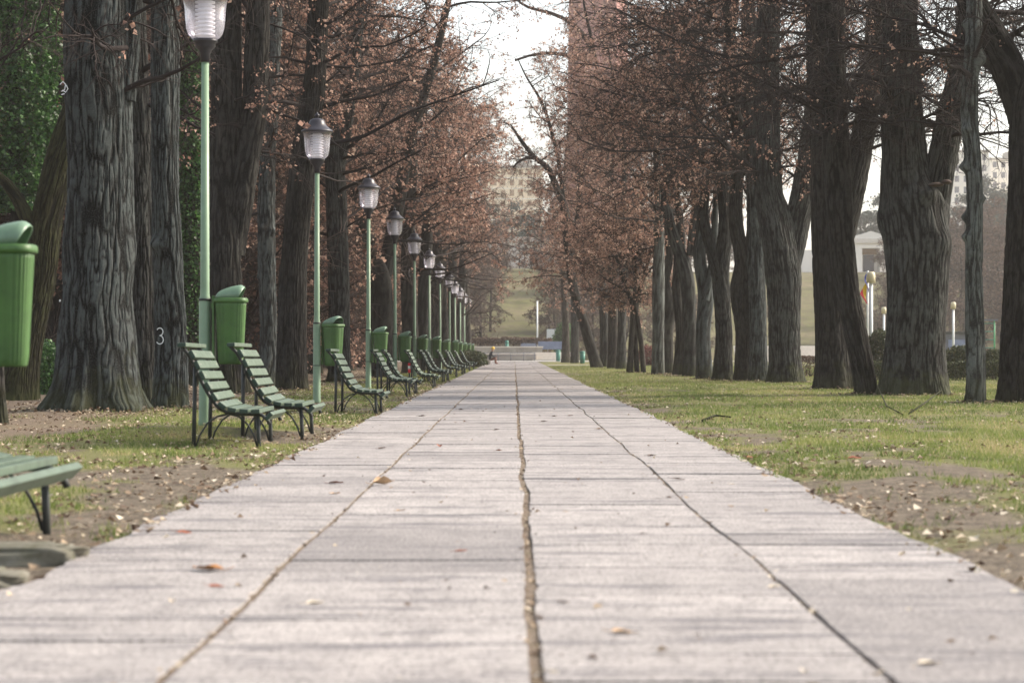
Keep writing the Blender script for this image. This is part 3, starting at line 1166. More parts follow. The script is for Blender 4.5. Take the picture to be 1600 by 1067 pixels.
tree('lime_tree', 'slender dark trunk leaning left in front of a thicker one', GR, 51.5,
     [[(1355, 618, 34), (1345, 560, 35), (1330, 480, 36), (1317, 400, 38), (1310, 310, 40), (1302, 200, 42), (1298, 80, 40), (1296, -60, 38)]], 43, 'bark_dark', zmin=5.2, nb=38, bl=3.6, leaf=.12, dens=1.5, foot=True)
tree('lime_tree', 'thick trunk with a second stem leaning right, behind the slender leaning one', GR, 58,
     [[(1304, 611, 58), (1303, 540, 54), (1298, 430, 50), (1292, 300, 46), (1286, 150, 42), (1282, -50, 38)],
      [(1312, 400, 36), (1330, 310, 42), (1348, 220, 38), (1362, 120, 34), (1372, 0, 28)]], 44, 'bark_dark', zmin=5.8, nb=44, bl=4.0, leaf=.3, dens=1.35)
tree('lime_tree', 'broad trunk that forks into a wide V halfway up, left of the paired trunks', GR, 70,
     [[(1229, 600, 56), (1226, 540, 50), (1224, 440, 54), (1214, 360, 52), (1200, 290, 44), (1197, 180, 40), (1202, 0, 36)],
      [(1230, 430, 36), (1243, 360, 40), (1258, 290, 40), (1270, 210, 36), (1282, 100, 32), (1286, -20, 28)]], 45, 'bark', zmin=5.8, nb=46, bl=4.2, leaf=.6, dens=1.15, bias=(-.1, 0),
     extra=[[(1200, 165, 6), (1140, 215, 5), (1060, 232, 4), (960, 235, 3), (900, 215, 2)], [(1202, 90, 6), (1120, 88, 5), (1040, 60, 4), (960, 15, 3)]])
tree('lime_tree', 'straight slim grey trunk left of the wide V-forked trunk', GR, 74,
     [[(1185, 598, 30), (1184, 540, 28), (1182, 400, 27), (1178, 280, 26), (1172, 150, 24), (1170, 20, 22)]], 46, 'bark_cool', zmin=6.4, nb=42, bl=4.4, leaf=.9, dens=1.15, bias=(-.25, 0), knobs=3)
tree('lime_tree', 'dark trunk bristling with burls in the middle of the right cluster', GR, 74.5,
     [[(1159, 599, 26), (1161, 520, 25), (1156, 455, 30), (1158, 410, 24), (1147, 340, 22), (1150, 240, 18), (1140, 100, 14)], [(1156, 460, 18), (1168, 400, 15), (1174, 350, 13), (1172, 250, 10)]], 47, 'bark_dark', zmin=5.8, nb=34, bl=4.0, leaf=.7, dens=1.0, bias=(-.25, 0), knobs=14)
tree('lime_tree', 'trunk splitting into a narrow fork, right of the speckled pale trunk', GR, 76,
     [[(1129, 597, 32), (1131, 520, 27), (1127, 430, 29), (1134, 350, 22), (1128, 250, 18), (1134, 120, 16)],
      [(1126, 445, 20), (1110, 385, 18), (1100, 340, 17), (1102, 280, 14), (1092, 180, 12)]], 48, 'bark', zmin=6.0, nb=36, bl=4.2, leaf=.8, dens=1.0, bias=(-.3, 0))
tree('lime_tree', 'pale speckled trunk in the right cluster with flaking bark', GR, 80,
     [[(1102, 594, 25), (1099, 520, 22), (1104, 460, 24), (1094, 400, 20), (1098, 330, 17), (1088, 200, 14)], [(1102, 470, 14), (1114, 410, 13), (1118, 340, 10)]], 49, 'bark_cool', zmin=6.0, nb=36, bl=4.2, leaf=.85, dens=1.0, bias=(-.3, 0), knobs=7)
tree('lime_tree', 'trunk with a thick limb arching left over the lawn, left of the speckled one', GR, 88,
     [[(1080, 589, 27), (1077, 520, 23), (1074, 440, 23), (1060, 390, 20), (1046, 350, 17), (1040, 300, 14), (1046, 220, 11)],
      [(1080, 400, 15), (1088, 300, 14), (1084, 180, 12)]], 50, 'bark', zmin=5.8, nb=40, bl=4.4, leaf=.95, dens=1.0, bias=(-.35, 0), knobs=6)
tree('lime_tree', 'dark trunk next to the leftmost of the thick right-hand trunks', GR, 90,
     [[(1060, 588, 18), (1063, 520, 15), (1058, 450, 15), (1064, 380, 13), (1056, 300, 11)]], 51, 'bark_dark', zmin=5.6, nb=30, bl=4.2, leaf=.9, dens=1.0, bias=(-.2, 0))
tree('lime_tree', 'straight grey trunk rising clear at the left edge of the dark cluster', GR, 94,
     [[(1028, 586, 21), (1028, 520, 19), (1029, 420, 18), (1030, 330, 15), (1026, 230, 12)]], 52, 'bark_pale', zmin=5.6, nb=36, bl=4.4, leaf=.95, dens=1.0, bias=(-.2, 0))
tree('lime_tree', 'burly short trunk half hidden between two straighter trunks on the right lawn', GR, 98,
     [[(1044, 584, 18), (1042, 520, 20), (1047, 480, 21), (1040, 440, 14), (1046, 400, 11), (1038, 340, 9)], [(1046, 490, 11), (1054, 450, 10), (1056, 400, 8)]], 53, 'bark_dark', zmin=5.4, nb=26, bl=4.0, leaf=.9, dens=.9, knobs=4)
t_multi = tree('young_tree', 'small multi-stemmed tree with a round crown of rusty brown leaves', 'trees along the far right of the path', 102,
               [[(984, 582, 10), (986, 540, 9), (989, 490, 9), (986, 470, 7), (972, 430, 6), (960, 390, 4)],
                [(996, 592, 9), (993, 540, 8), (992, 500, 8), (998, 460, 7), (1010, 420, 5), (1020, 380, 4)],
                [(1006, 592, 9), (1002, 540, 8), (996, 500, 7), (992, 480, 7), (992, 430, 6), (994, 370, 4)]], 54, 'bark_warm', zmin=2.8, nb=40, bl=2.6, leaf=1.2, dens=1.1, grow=False, droop=.0)
tree('lime_tree', 'trunk leaning left over the path with long arching bare limbs against the sky', GR, 133,
     [[(934, 576, 17), (924, 545, 16), (910, 500, 15), (896, 450, 14), (887, 380, 13), (882, 330, 12), (868, 290, 10), (855, 262, 9), (836, 248, 7)],
      [(890, 400, 8), (905, 330, 8), (912, 250, 7), (940, 170, 6), (930, 90, 5), (915, 20, 4)],
      [(884, 345, 7), (872, 250, 6), (850, 170, 5), (822, 120, 3)]], 55, 'bark_dark', zmin=5, nb=42, bl=4.0, leaf=.75, dens=.9, bias=(-.1, 0), twig='twig_pale', leafsize=.10, twigr=.009,
     extra=[[(930, 100, 8), (900, 90, 8), (860, 84, 7), (825, 88, 6), (805, 96, 4)], [(936, 85, 9), (905, 45, 9), (870, 22, 8), (825, 8, 6), (800, -10, 4)],
            [(858, 265, 9), (835, 248, 8), (812, 252, 5), (802, 262, 3)], [(905, 160, 7), (890, 130, 5), (885, 118, 3)]])
far_right = [(140, 944, 13, 'upright trunk directly right of the leaning far tree'), (128, 957, 15, 'one of two close trunks in the middle distance of the right lawn, left'),
             (124, 971, 14, 'mid-distance trunk left of the rusty multi-stemmed tree'), (190, 884, 12, 'farthest right-hand trunk beside the path end'),
             (184, 898, 12, 'far pale-lit trunk beside the small green bin')]
for i, (D, x, w, lb) in enumerate(far_right):
    tree('lime_tree', lb, GR, D, [[(x, 580, w * 1.1), (x, 520, w), (x + (i % 3 - 1) * 3, 420, w * .85), (x + 4 - (i % 2) * 8, 320, w * .65), (x + 3, 220, w * .45)]],
         60 + i, 'bark_warm' if i % 2 else 'bark', zmin=4.5 if i < 3 else 5.5, nb=42 if i < 3 else 30, bl=4.4 if i < 3 else 3.6, leaf=1.0 if i < 3 else .75, dens=.9, bias=(-.05 if i > 2 else -.1, -.1), twig='twig_pale', leafsize=.10, twigr=.009, top=13 + i)

# ---- odd trees at the left edge
tree('young_tree', 'thin bare sapling at the far left above the nearest litter bin', None, 72, [[(30, 640, 7), (36, 450, 8), (38, 330, 10), (38, 150, 8), (30, 0, 7), (28, -60, 6)]], 70, 'bark_warm',
     zmin=2.5, nb=8, bl=1.5, leaf=0, dens=.6, grow=False, foot=False, droop=.0)
tree('leaning_tree', 'mossy leaning trunk behind the huge left trunk, forking low', None, 46,
     [[(22, 640, 70), (38, 540, 56), (58, 440, 52), (72, 340, 50), (100, 230, 44), (140, 110, 40), (170, -20, 36)],
      [(58, 440, 30), (50, 360, 24), (20, 300, 18), (-20, 260, 14)]], 71, 'bark_moss', zmin=6, nb=12, bl=2.6, leaf=.1, dens=.6)
tree('slim_tree', 'dark slim post-like trunk under the nearest litter bin at the left edge', None, 31, [[(4, 664, 18), (2, 600, 16), (0, 480, 15), (-6, 340, 13), (-16, 150, 12), (-22, -40, 10)]], 72, 'bark_dark',
     zmin=4, nb=8, bl=1.8, leaf=.05, dens=.6)


# ---- trees wrapped in ivy, as leaf masses on real trunks
def ivy_leaves(px, D, halfw, y0, y1, seed, N, size=.11):
    rng = np.random.default_rng(seed)
    k = D / F
    z0, z1 = EYE + (CY - y1) * k, EYE + (CY - y0) * k
    z = z0 + (z1 - z0) * rng.random(N)
    az = rng.random(N) * 2 * np.pi
    lump = .55 + .75 * fbm(az * 1.6 + seed, z * .55, 3) + .3 * (vnoise(az * 4, z * 2.5) - .5)
    r = halfw * lump * (.55 + .45 * rng.random(N) ** .5)
    return np.stack([r * np.cos(az), r * np.sin(az), z], 1), size * rng.uniform(.5, 1.3, N), rng


def ivy_tree(label, px, D, halfw, y0, y1, seed, N, trunk=True):
    k = D / F
    root = tag(empty('ivy_tree', ((px - CX) * k, D, 0)), label, 'tree', 'ivy-covered trees behind the left row')
    z1 = EYE + (CY - y0) * k
    P = np.array([[0, 0, -.1, .28], [.1, 0, z1 * .4, .24], [-.1, .1, z1 * .8, .2], [0, 0, z1 + 1, .12]])
    v, f, h, bc = stem_surface(P, seed, 24, .3, 0)
    link_mesh('trunk', np_mesh('trunk', v, f, {'bark': h}, {'barkco': bc}), M['bark_dark'], root, True)
    c, s, rng = ivy_leaves(px, D, halfw, y0, y1, seed, N)
    v, f = leaf_quads(c, s, rng, hang=True, fold=.4)
    link_mesh('ivy', np_mesh('ivy', v, f, {'rnd': np.repeat(np.clip(rng.random(N) ** 1.3, 0, 1), 4)}), M['ivy'], root)


ivy_tree('tall ivy-smothered tree filling the upper left corner', 24, 62, 1.15, -90, 330, 81, 26000)
ivy_tree('ivy-clad tree seen just left of the hugest trunk', 88, 70, .62, 40, 330, 82, 9000)
ivy_tree('narrow ivy-covered trunk between the painted trunk and the first full lamp post', 297, 64, .42, 60, 560, 83, 9000)

# ---- leaves drifted against the trunk feet, added dark to act as contact shadow (uncountable)
def drifts():
    rng = np.random.default_rng(77)
    C, S = [], []
    for o in [o for o in bpy.data.objects if o.parent is None and o.name.startswith(('lime_tree', 'young_tree'))]:
        x, y, z = o.location
        if y > 110:
            continue
        tr = [c for c in o.children if c.name.startswith('trunk')][0]
        n0 = np.empty(len(tr.data.vertices) * 3, dtype=np.float32)
        tr.data.vertices.foreach_get('co', n0)
        n0 = n0.reshape(-1, 3)
        low = n0[(n0[:, 2] < .3)]
        r0 = float(np.median(np.linalg.norm(low[:, :2], axis=1))) if len(low) else .3
        n = int(150 + 260 * r0)
        a = rng.random(n) * 6.28
        r = r0 * .95 + np.abs(rng.normal(0, .22 + .25 * r0, n))
        px, py = x + r * np.cos(a), y + r * np.sin(a)
        lift = .07 * np.exp(-(r - r0) / .12)
        C.append(np.stack([px, py, gz(px, py) + .01 + lift * rng.random(n)], 1))
        S.append(.03 + .05 * rng.random(n))
    c, s = np.concatenate(C), np.concatenate(S)
    v, f = leaf_quads(c, s, rng, flat=.6, fold=.5)
    o = link_mesh('leaf_drift', np_mesh('leaf_drift', v, f, {'rnd': np.repeat(rng.random(len(c)) ** 1.9, 4)}), M['litter'])  # leaf tones skewed dark, contact shade put into their colour
    tag(o, kind='stuff')


drifts()

# ---- bare wood behind the left row: shared trunks and crowns, many copies
def wood_tree(seed):
    root = empty('wood_tree', (0, 0, 0))
    rng = np.random.default_rng(seed)
    s1 = np.array([[0, 0, -.1, .2], [.1, 0, 2.5, .17], [rng.normal(0, .3), .2, 5.5, .14], [rng.normal(0, .6), .1, 9, .1], [rng.normal(0, .8), 0, 12.5, .05]])
    s2 = np.array([[.05, 0, 2.2, .11], [.7 * rng.choice((-1, 1)), .2, 4.6, .09], [1.4 * rng.choice((-1, 1)), .4, 8, .05]])
    V, Fc, H, B, b = [], [], [], [], 0
    for i, s in enumerate((s1, s2)):
        v, f, h, bc = stem_surface(s, seed + i, 14, .3, 0, foot=i == 0)
        V.append(v), Fc.append(f + b), H.append(h), B.append(bc)
        b += len(v)
    link_mesh('trunk', np_mesh('trunk', np.concatenate(V), np.concatenate(Fc), {'bark': np.concatenate(H)}, {'barkco': np.concatenate(B)}), M['bark_dark'], root, True)
    TV, TF, TA, LV, LF, LA = make_crown([s1, s2], seed + 9, 1.0, nb=52, bl=2.8, leaf=.55, dens=1.0, twigr=.009, leafsize=.10)
    link_mesh('branches', np_mesh('branches', TV, TF, {'rnd': TA}), M['twig_pale'], root)
    link_mesh('dead_leaves', np_mesh('dead_leaves', LV, LF, {'rnd': LA}), M['leaf'], root)
    return root


wp = [wood_tree(301), wood_tree(302), wood_tree(303)]
rr = random.Random(9)
spots = []
for k in range(64):
    D = 68 + 130 * rr.random() ** 1.2
    x = rr.uniform(20, 720)
    X = (x - CX) * D / F
    if X > -7.5:
        X = -7.5 - rr.random() * 6
    spots.append((X, D))
GW = 'thin bare trees of the wood behind the left row'
for i, (X, D) in enumerate(spots):
    o = wp[i] if i < 3 else copy_tree(wp[i % 3])
    o.location = (X, D, float(gz(X, D)))
    o.rotation_euler.z = rr.uniform(0, 6.28)
    s = rr.uniform(.95, 1.6)
    o.scale = (s, s, s)
    tag(o, 'thin bare brown tree in the wood behind the left row of trunks', 'tree', GW)


# ---- low brushwood under the left trees (one mass)
def brush(name, region, N, seed, hmax, kind='stuff', mat='twig_pale', lmat='brown_shrub'):
    rng = np.random.default_rng(seed)
    x0, x1, y0, y1 = region
    x = x0 + (x1 - x0) * rng.random(N)
    y = y0 + (y1 - y0) * rng.random(N)
    keep = fbm(x * .35 + seed, y * .2, 3) > .48
    x, y = x[keep], y[keep]
    n = len(x)
    st = np.stack([x, y, gz(x, y)], 1)
    m = 7
    st = np.repeat(st, m, 0)
    az = rng.random(n * m) * 6.28
    sp = rng.uniform(.1, .6, n * m)
    d = np.stack([np.cos(az) * sp, np.sin(az) * sp, np.ones(n * m)], 1)
    d /= np.linalg.norm(d, axis=1)[:, None]
    A = polylines(st, d, hmax * rng.uniform(.4, 1, n * m), 6, rng, -.02, .14)
    r = rng.uniform(.006, .014, n * m)
    parts = [tubes(A, r, r * .4, 3) + (np.repeat(rng.random(n * m), 18),)]
    K = n * m * 5
    p, dd, _, _ = sample_on(A, K, .3, 1, rng)
    T = polylines(p, side_dirs(dd, rng, .8, .7), rng.uniform(.2, .6, K), 4, rng, .05, .2)
    r = rng.uniform(.004, .008, K)
    parts.append(tubes(T, r, r * .5, 3) + (np.repeat(rng.random(K), 12),))
    V, Fc, Aa = join(parts)
    o = link_mesh(name, np_mesh(name, V, Fc, {'rnd': Aa}), M[mat])
    tag(o, kind=kind)
    return o


brush('brushwood', (-38, -8.5, 62, 150), 900, 91, 2.6)


# ------------------------------------------------------------------ shrubs and hedges
def leaf_blob(name, label, cat, loc, size, N, seed, mat, group=None, leafsize=.07, shape='round', stems=True, lump=.35):
    """a shrub: leaves through the outer shell of a lumpy volume, stems inside"""
    rng = np.random.default_rng(seed)
    root = tag(empty(name, loc), label, cat, group)
    sx, sy, sz = size
    if shape == 'box':
        face = rng.random(N)
        u, v, w = rng.random(N) * 2 - 1, rng.random(N) * 2 - 1, rng.random(N)
        p = np.stack([u * sx / 2, v * sy / 2, w * sz], 1)
        sel = rng.integers(0, 4, N)
        dep = 1 - .25 * rng.random(N) ** 2
        p[:, 1] = np.where(sel == 0, -sy / 2 * dep, np.where(sel == 1, sy / 2 * dep, p[:, 1]))
        p[:, 2] = np.where(sel >= 2, sz * dep, p[:, 2])
        wob = .10 * (fbm(p[:, 0] * 1.2 + seed, p[:, 2] * 2 + p[:, 1], 3) - .5) * 2
        p[:, 2] += wob * sz * (p[:, 2] / sz)
        p[:, 1] += wob * .6 * np.sign(p[:, 1])
    else:
        d = rng.normal(0, 1, (N, 3))
        d /= np.linalg.norm(d, axis=1)[:, None]
        az = np.arctan2(d[:, 1], d[:, 0])
        l = 1 + lump * 2 * (fbm(az * 1.4 + seed, d[:, 2] * 2.2 + 4, 3) - .5)
        r = l * (1 - .45 * rng.random(N) ** 1.6)
        p = d * r[:, None]
        p = np.stack([p[:, 0] * sx / 2, p[:, 1] * sy / 2, sz * (.5 + .5 * p[:, 2])], 1)
        p[:, 2] = np.maximum(p[:, 2], .03)
    v, f = leaf_quads(p, leafsize * rng.uniform(.5, 1.4, N), rng, hang=False, flat=1.3, fold=.4)
    link_mesh('foliage', np_mesh('foliage', v, f, {'rnd': np.repeat(np.clip(rng.random(N) ** 1.2, 0, 1), 4)}), M[mat], root)
    if stems:
        n = 14 if shape != 'box' else int(18 + sx * 5)
        st = np.stack([rng.uniform(-.3, .3, n) * sx * (1.5 if shape == 'box' else .5), rng.uniform(-.2, .2, n) * sy, np.zeros(n)], 1)
        dd = np.stack([rng.normal(0, .4, n), rng.normal(0, .4, n), np.ones(n)], 1)
        dd /= np.linalg.norm(dd, axis=1)[:, None]
        A = polylines(st, dd, sz * rng.uniform(.5, .8, n), 5, rng, 0, .15)
        r = np.full(n, .018)
        v, f = tubes(A, r, r * .4, 4)
        link_mesh('stems', np_mesh('stems', v, f, {'rnd': np.repeat(rng.random(n), 20)}), M['twig'], root)
    return root


def G(x, D, dz=0.0):
    X = (x - CX) * D / F
    return (X, D, float(gz(X, D)) + dz)


leaf_blob('evergreen_shrub', 'low dark green shrub mound where the bench row meets the far path edge', 'shrub', G(737, 142), (1.9, 6.0, .95), 9000, 101, 'hedge', leafsize=.10)
leaf_blob('dark_shrub', 'dark green bush on the leaf litter between the near bin and huge trunk', 'shrub', G(70, 52), (1.0, 1.2, 1.15), 6000, 102, 'ivy', leafsize=.06)
leaf_blob('topiary_shrub', 'round clipped dark evergreen left of the massive split trunk', 'shrub', G(1376, 86), (1.15, 1.2, 1.75), 9000, 103, 'hedge', leafsize=.06, lump=.15)
leaf_blob('clipped_hedge', 'long low clipped hedge behind the right-hand trunks', 'hedge', G(1520, 76), (8.5, 1.1, .62), 22000, 104, 'hedge', 'clipped hedges on the right lawn', .05, 'box')
leaf_blob('rounded_shrub', 'rounded leafy bush above the low hedge, left of the knobbly trunk', 'shrub', G(1500, 84), (1.5, 1.4, 1.15), 8000, 105, 'hedge', leafsize=.06, lump=.2)
leaf_blob('rounded_shrub', 'rounded leafy bush above the low hedge, right of the knobbly trunk', 'shrub', G(1548, 85), (1.0, 1.2, 1.0), 6000, 106, 'hedge', leafsize=.06, lump=.2)
leaf_blob('clipped_hedge', 'browned hedge seen in the gap right of the V-forked trunk', 'hedge', G(1290, 88), (3.8, 1.0, .75), 9000, 107, 'brown_shrub', 'clipped hedges on the right lawn', .05, 'box')
leaf_blob('red_shrub', 'dark red shrub between trunks beyond the small rusty tree', 'shrub', G(1014, 150), (1.6, 1.5, 1.3), 4000, 108, 'red_shrub', leafsize=.08)
leaf_blob('evergreen_shrub', 'dark green pointed evergreen right of the white signboard at the path end', 'shrub', G(884, 228), (2.6, 2.4, 3.6), 9000, 109, 'ivy', leafsize=.14)
leaf_blob('clipped_hedge', 'dark hedge on top of the low stone wall at the path end', 'hedge', G(789, 226), (9.0, 1.2, 2.25), 12000, 110, 'brown_shrub', None, .12, 'box')


# ------------------------------------------------------------------ lamp posts
def make_lamp():
    root = empty('lamp_post', (0, 0, 0))
    b = MB()
    b.lathe([(.0, -.1), (.078, -.1), (.078, .05), (.072, .08), (.070, 1.52), (.058, 1.56), (.055, 1.6), (.044, 4.38), (.0, 4.38)], 20)
    b.build('pole', M['pole'], root)
    b = MB()
    b.lathe([(.0715, 1.50), (.0755, 1.50), (.0755, 1.53), (.0715, 1.53)], 20)
    b.lathe([(.0725, .70), (.0745, .70), (.0745, .715), (.0725, .715)], 20)
    b.build('clamp_band', M['iron'], root)
    b = MB()
    b.lathe([(.0, 4.37), (.058, 4.37), (.060, 4.47), (.075, 4.49), (.078, 4.51), (.11, 4.54), (.125, 4.56), (.125, 4.60), (.148, 4.61), (.148, 4.645), (.0, 4.645)], 24)
    b.build('collar', M['black_metal'], root)
    b = MB()
    b.lathe([(.13, 4.64), (.165, 4.655), (.205, 4.70), (.228, 4.77), (.240, 4.88), (.247, 5.0), (.258, 5.08), (.277, 5.135), (.292, 5.155)], 28)
    b.build('glass_globe', M['glass'], root)
    b = MB()
    prof = [(.0, 4.645), (.11, 4.645)]
    z = 4.67
    while z < 5.10:
        prof += [(.080, z), (.120, z + .010), (.120, z + .028), (.080, z + .040)]
        z += .050
    prof += [(.09, 5.13), (.0, 5.13)]
    b.lathe(prof, 24)
    b.build('louvre_insert', M['insert'], root)
    b = MB()
    b.lathe([(.0, 5.14), (.285, 5.145), (.305, 5.15), (.305, 5.172), (.285, 5.19), (.235, 5.225), (.190, 5.265), (.162, 5.31), (.150, 5.35), (.128, 5.385), (.085, 5.405), (.045, 5.415), (.0, 5.42)], 28)
    cap = b.build('lantern_cap', M['cap'], root)
    b = MB()
    b.lathe([(.0, 5.41), (.030, 5.415), (.026, 5.435), (.045, 5.455), (.048, 5.475), (.036, 5.495), (.016, 5.505), (.012, 5.53), (.0, 5.54)], 16)
    b.build('finial', M['cap'], cap)
    return root


def make_bin():
    root = empty('litter_bin', (0, 0, 0))
    b = MB()

    # tapered body with fine vertical ribs, rounded-square section
    def ring(hx, hy, z, n=144, rib=0.0):
        out = []
        for k in range(n):
            a = 2 * math.pi * k / n
            ca, sa = math.cos(a), math.sin(a)
            e = .55
            rx = hx * math.copysign(abs(ca) ** e, ca)
            ry = hy * math.copysign(abs(sa) ** e, sa)
            q = 1 - (rib if k % 6 < 2 else 0)
            out.append((rx * q, ry * q, z))
        return out

    def loft(mb, rings, cap0=True, cap1=False):
        n = len(rings[0])
        vs = [p for r in rings for p in r]
        fs = [(i * n + k, i * n + (k + 1) % n, (i + 1) * n + (k + 1) % n, (i + 1) * n + k) for i in range(len(rings) - 1) for k in range(n)]
        if cap0:
            fs.append(tuple(range(n - 1, -1, -1)))
        if cap1:
            fs.append(tuple((len(rings) - 1) * n + k for k in range(n)))
        mb.add(vs, fs, 0, True)
    loft(b, [ring(.140, .115, .0), ring(.150, .125, .012), ring(.158, .132, .06, rib=.05), ring(.192, .165, .70, rib=.05), ring(.194, .167, .745), ring(.180, .153, .75)], True, True)
    b.build('body', M['bin'], root)
    b = MB()
    loft(b, [ring(.198, .170, .738), ring(.214, .186, .742), ring(.217, .189, .758), ring(.214, .186, .785), ring(.200, .172, .795), ring(.19, .16, .796)], True, True)
    b.build('rim', M['bin'], root)
    # hood: a dome that rises toward its open end (+X)
    b = MB()
    n = 26
    rows = []
    for i in range(n + 1):
        t = i / n
        x = -.195 + .38 * t
        top = .80 + .05 * math.sqrt(min(1, t * 7)) + .115 * (1 - (1 - t) ** 2) * .9
        if t > .82:
            top -= .035 * ((t - .82) / .18) ** 2
        wd = .165 * min(1, math.sqrt(max(.0, t * 9 + .12)))
        x_cut = lambda u: x - (.075 * max(0, (t - .5) / .5) * (1 - u))      # the open end slants in toward its foot
        row = []
        for j in range(17):
            a = math.pi * j / 16
            u = math.sin(a) ** .65
            row.append((x_cut(u), -math.cos(a) * wd * (.88 + .12 * (1 - u)), .797 + (top - .797) * u))
        rows.append(row)
    vs = [p for r in rows for p in r]
    m = 17
    fs = [(i * m + j, i * m + j + 1, (i + 1) * m + j + 1, (i + 1) * m + j) for i in range(n) for j in range(m - 1)]
    fs.append(tuple(range(m)))
    b.add(vs, fs, 0, True)
    hood = b.build('hood', M['bin_lid'], root)
    sol = hood.modifiers.new('thickness', 'SOLIDIFY')
    sol.thickness = .008
    b = MB()
    b.box((-.215, 0, .42), (.03, .20, .80), bev=.006)
    b.box((-.238, 0, .70), (.03, .12, .06))
    b.box((-.238, 0, .10), (.03, .12, .06))
    b.build('back_plate', M['bin'], root)
    return root


lamp_D = [14.6, 27.7, 43.9, 59.2, 73.0, 87.0, 102.0, 117.0, 132.0, 147.0, 162.0, 177.0, 192.0]
lamp_px = [None, 320, 495, 575.5, 617.5, 648, 671, 688, 702.5, 711, 719, 726, 732]
ORD = ['', 'first', 'second', 'third', 'fourth', 'fifth', 'sixth', 'seventh', 'eighth', 'ninth', 'tenth', 'eleventh', 'twelfth']
lamp0, bin0 = make_lamp(), make_bin()
for i, D in enumerate(lamp_D):
    X = -3.53 if i == 0 else (lamp_px[i] - CX) * D / F
    z = float(gz(X, D))
    L = lamp0 if i == 0 else copy_tree(lamp0)
    L.location = (X, D, z)
    L.rotation_euler = (rr.uniform(-.006, .006), rr.uniform(-.004, .004), rr.uniform(0, 6.28))
    if i == 0:
        lb = 'lamp post carrying the litter bin that the left edge of the photo crops'
    elif i == 1:
        lb = 'tallest-looking pale green lamp post, lantern cut off by the top edge'
    elif i == 2:
        lb = 'pale green lamp post whose whole lantern has brown leaves caught on its cap'
    else:
        lb = '%s lamp post of the receding green row, counted from the nearest full post' % ORD[i]
    tag(L, lb, 'lamp post', 'green lamp posts along the left of the path')
    Bn = bin0 if i == 0 else copy_tree(bin0)
    k = (.97, 1.0, 1.0, 1.0, 1.02, .98, 1.03, 1.0, 1.04, 1.0, 1.0, 1.0, 1.0)[i]
    Bn.scale = (k * .94, k * .94, k)
    Bn.location = (X + .075 + .255 * k * .94, D - .02, z + (.88, .74, .70, .66, .64, .66, .66, .62, .62, .62, .62, .62, .62)[i])
    Bn.rotation_euler.z = (0, .0, -.95, -.1, -.2, -.35, -.3, -.4, .2, -.2, .1, -.3, 0)[i]
    if abs(Bn.rotation_euler.z) > .5:
        Bn.rotation_euler.z = -.55
    lb = 'green plastic litter bin cropped by the left edge of the photo' if i == 0 else (
        'large green hooded litter bin behind the backrests of the nearest bench pair' if i == 1 else
        'green litter bin with a rounded hood on the lamp post behind the single bench' if i == 2 else
        'green litter bin hung on the %s lamp post of the row' % ORD[i])
    tag(Bn, lb, 'litter bin', 'green litter bins hung on the lamp posts')

# leaves caught on the second lantern
rng = np.random.default_rng(5)
c = np.stack([rng.normal(-.20, .05, 9), rng.normal(-.12, .05, 9), 5.22 + .03 * np.arange(9) / 2], 1) + np.array([(495 - CX) * 43.9 / F, 43.9, 0])
v, f = leaf_quads(c, rng.uniform(.09, .16, 9), rng, hang=True, fold=.7)
tag(link_mesh('dead_leaf_clump', np_mesh('dead_leaf_clump', v, f, {'rnd': np.repeat(.3 + .4 * rng.random(9), 4)}), M['leaf']),
    'clump of curled brown leaves lodged on the lantern cap of the second full lamp post', 'leaf clump')


# ------------------------------------------------------------------ benches
SL = [(-.115, 1.02, -4), (-.015, .925, 60), (.035, .825, 64), (.085, .72, 65), (.14, .615, 60), (.20, .515, 54), (.275, .43, 38), (.375, .388, 12), (.49, .375, 2), (.605, .372, -4), (.735, .325, -46)]


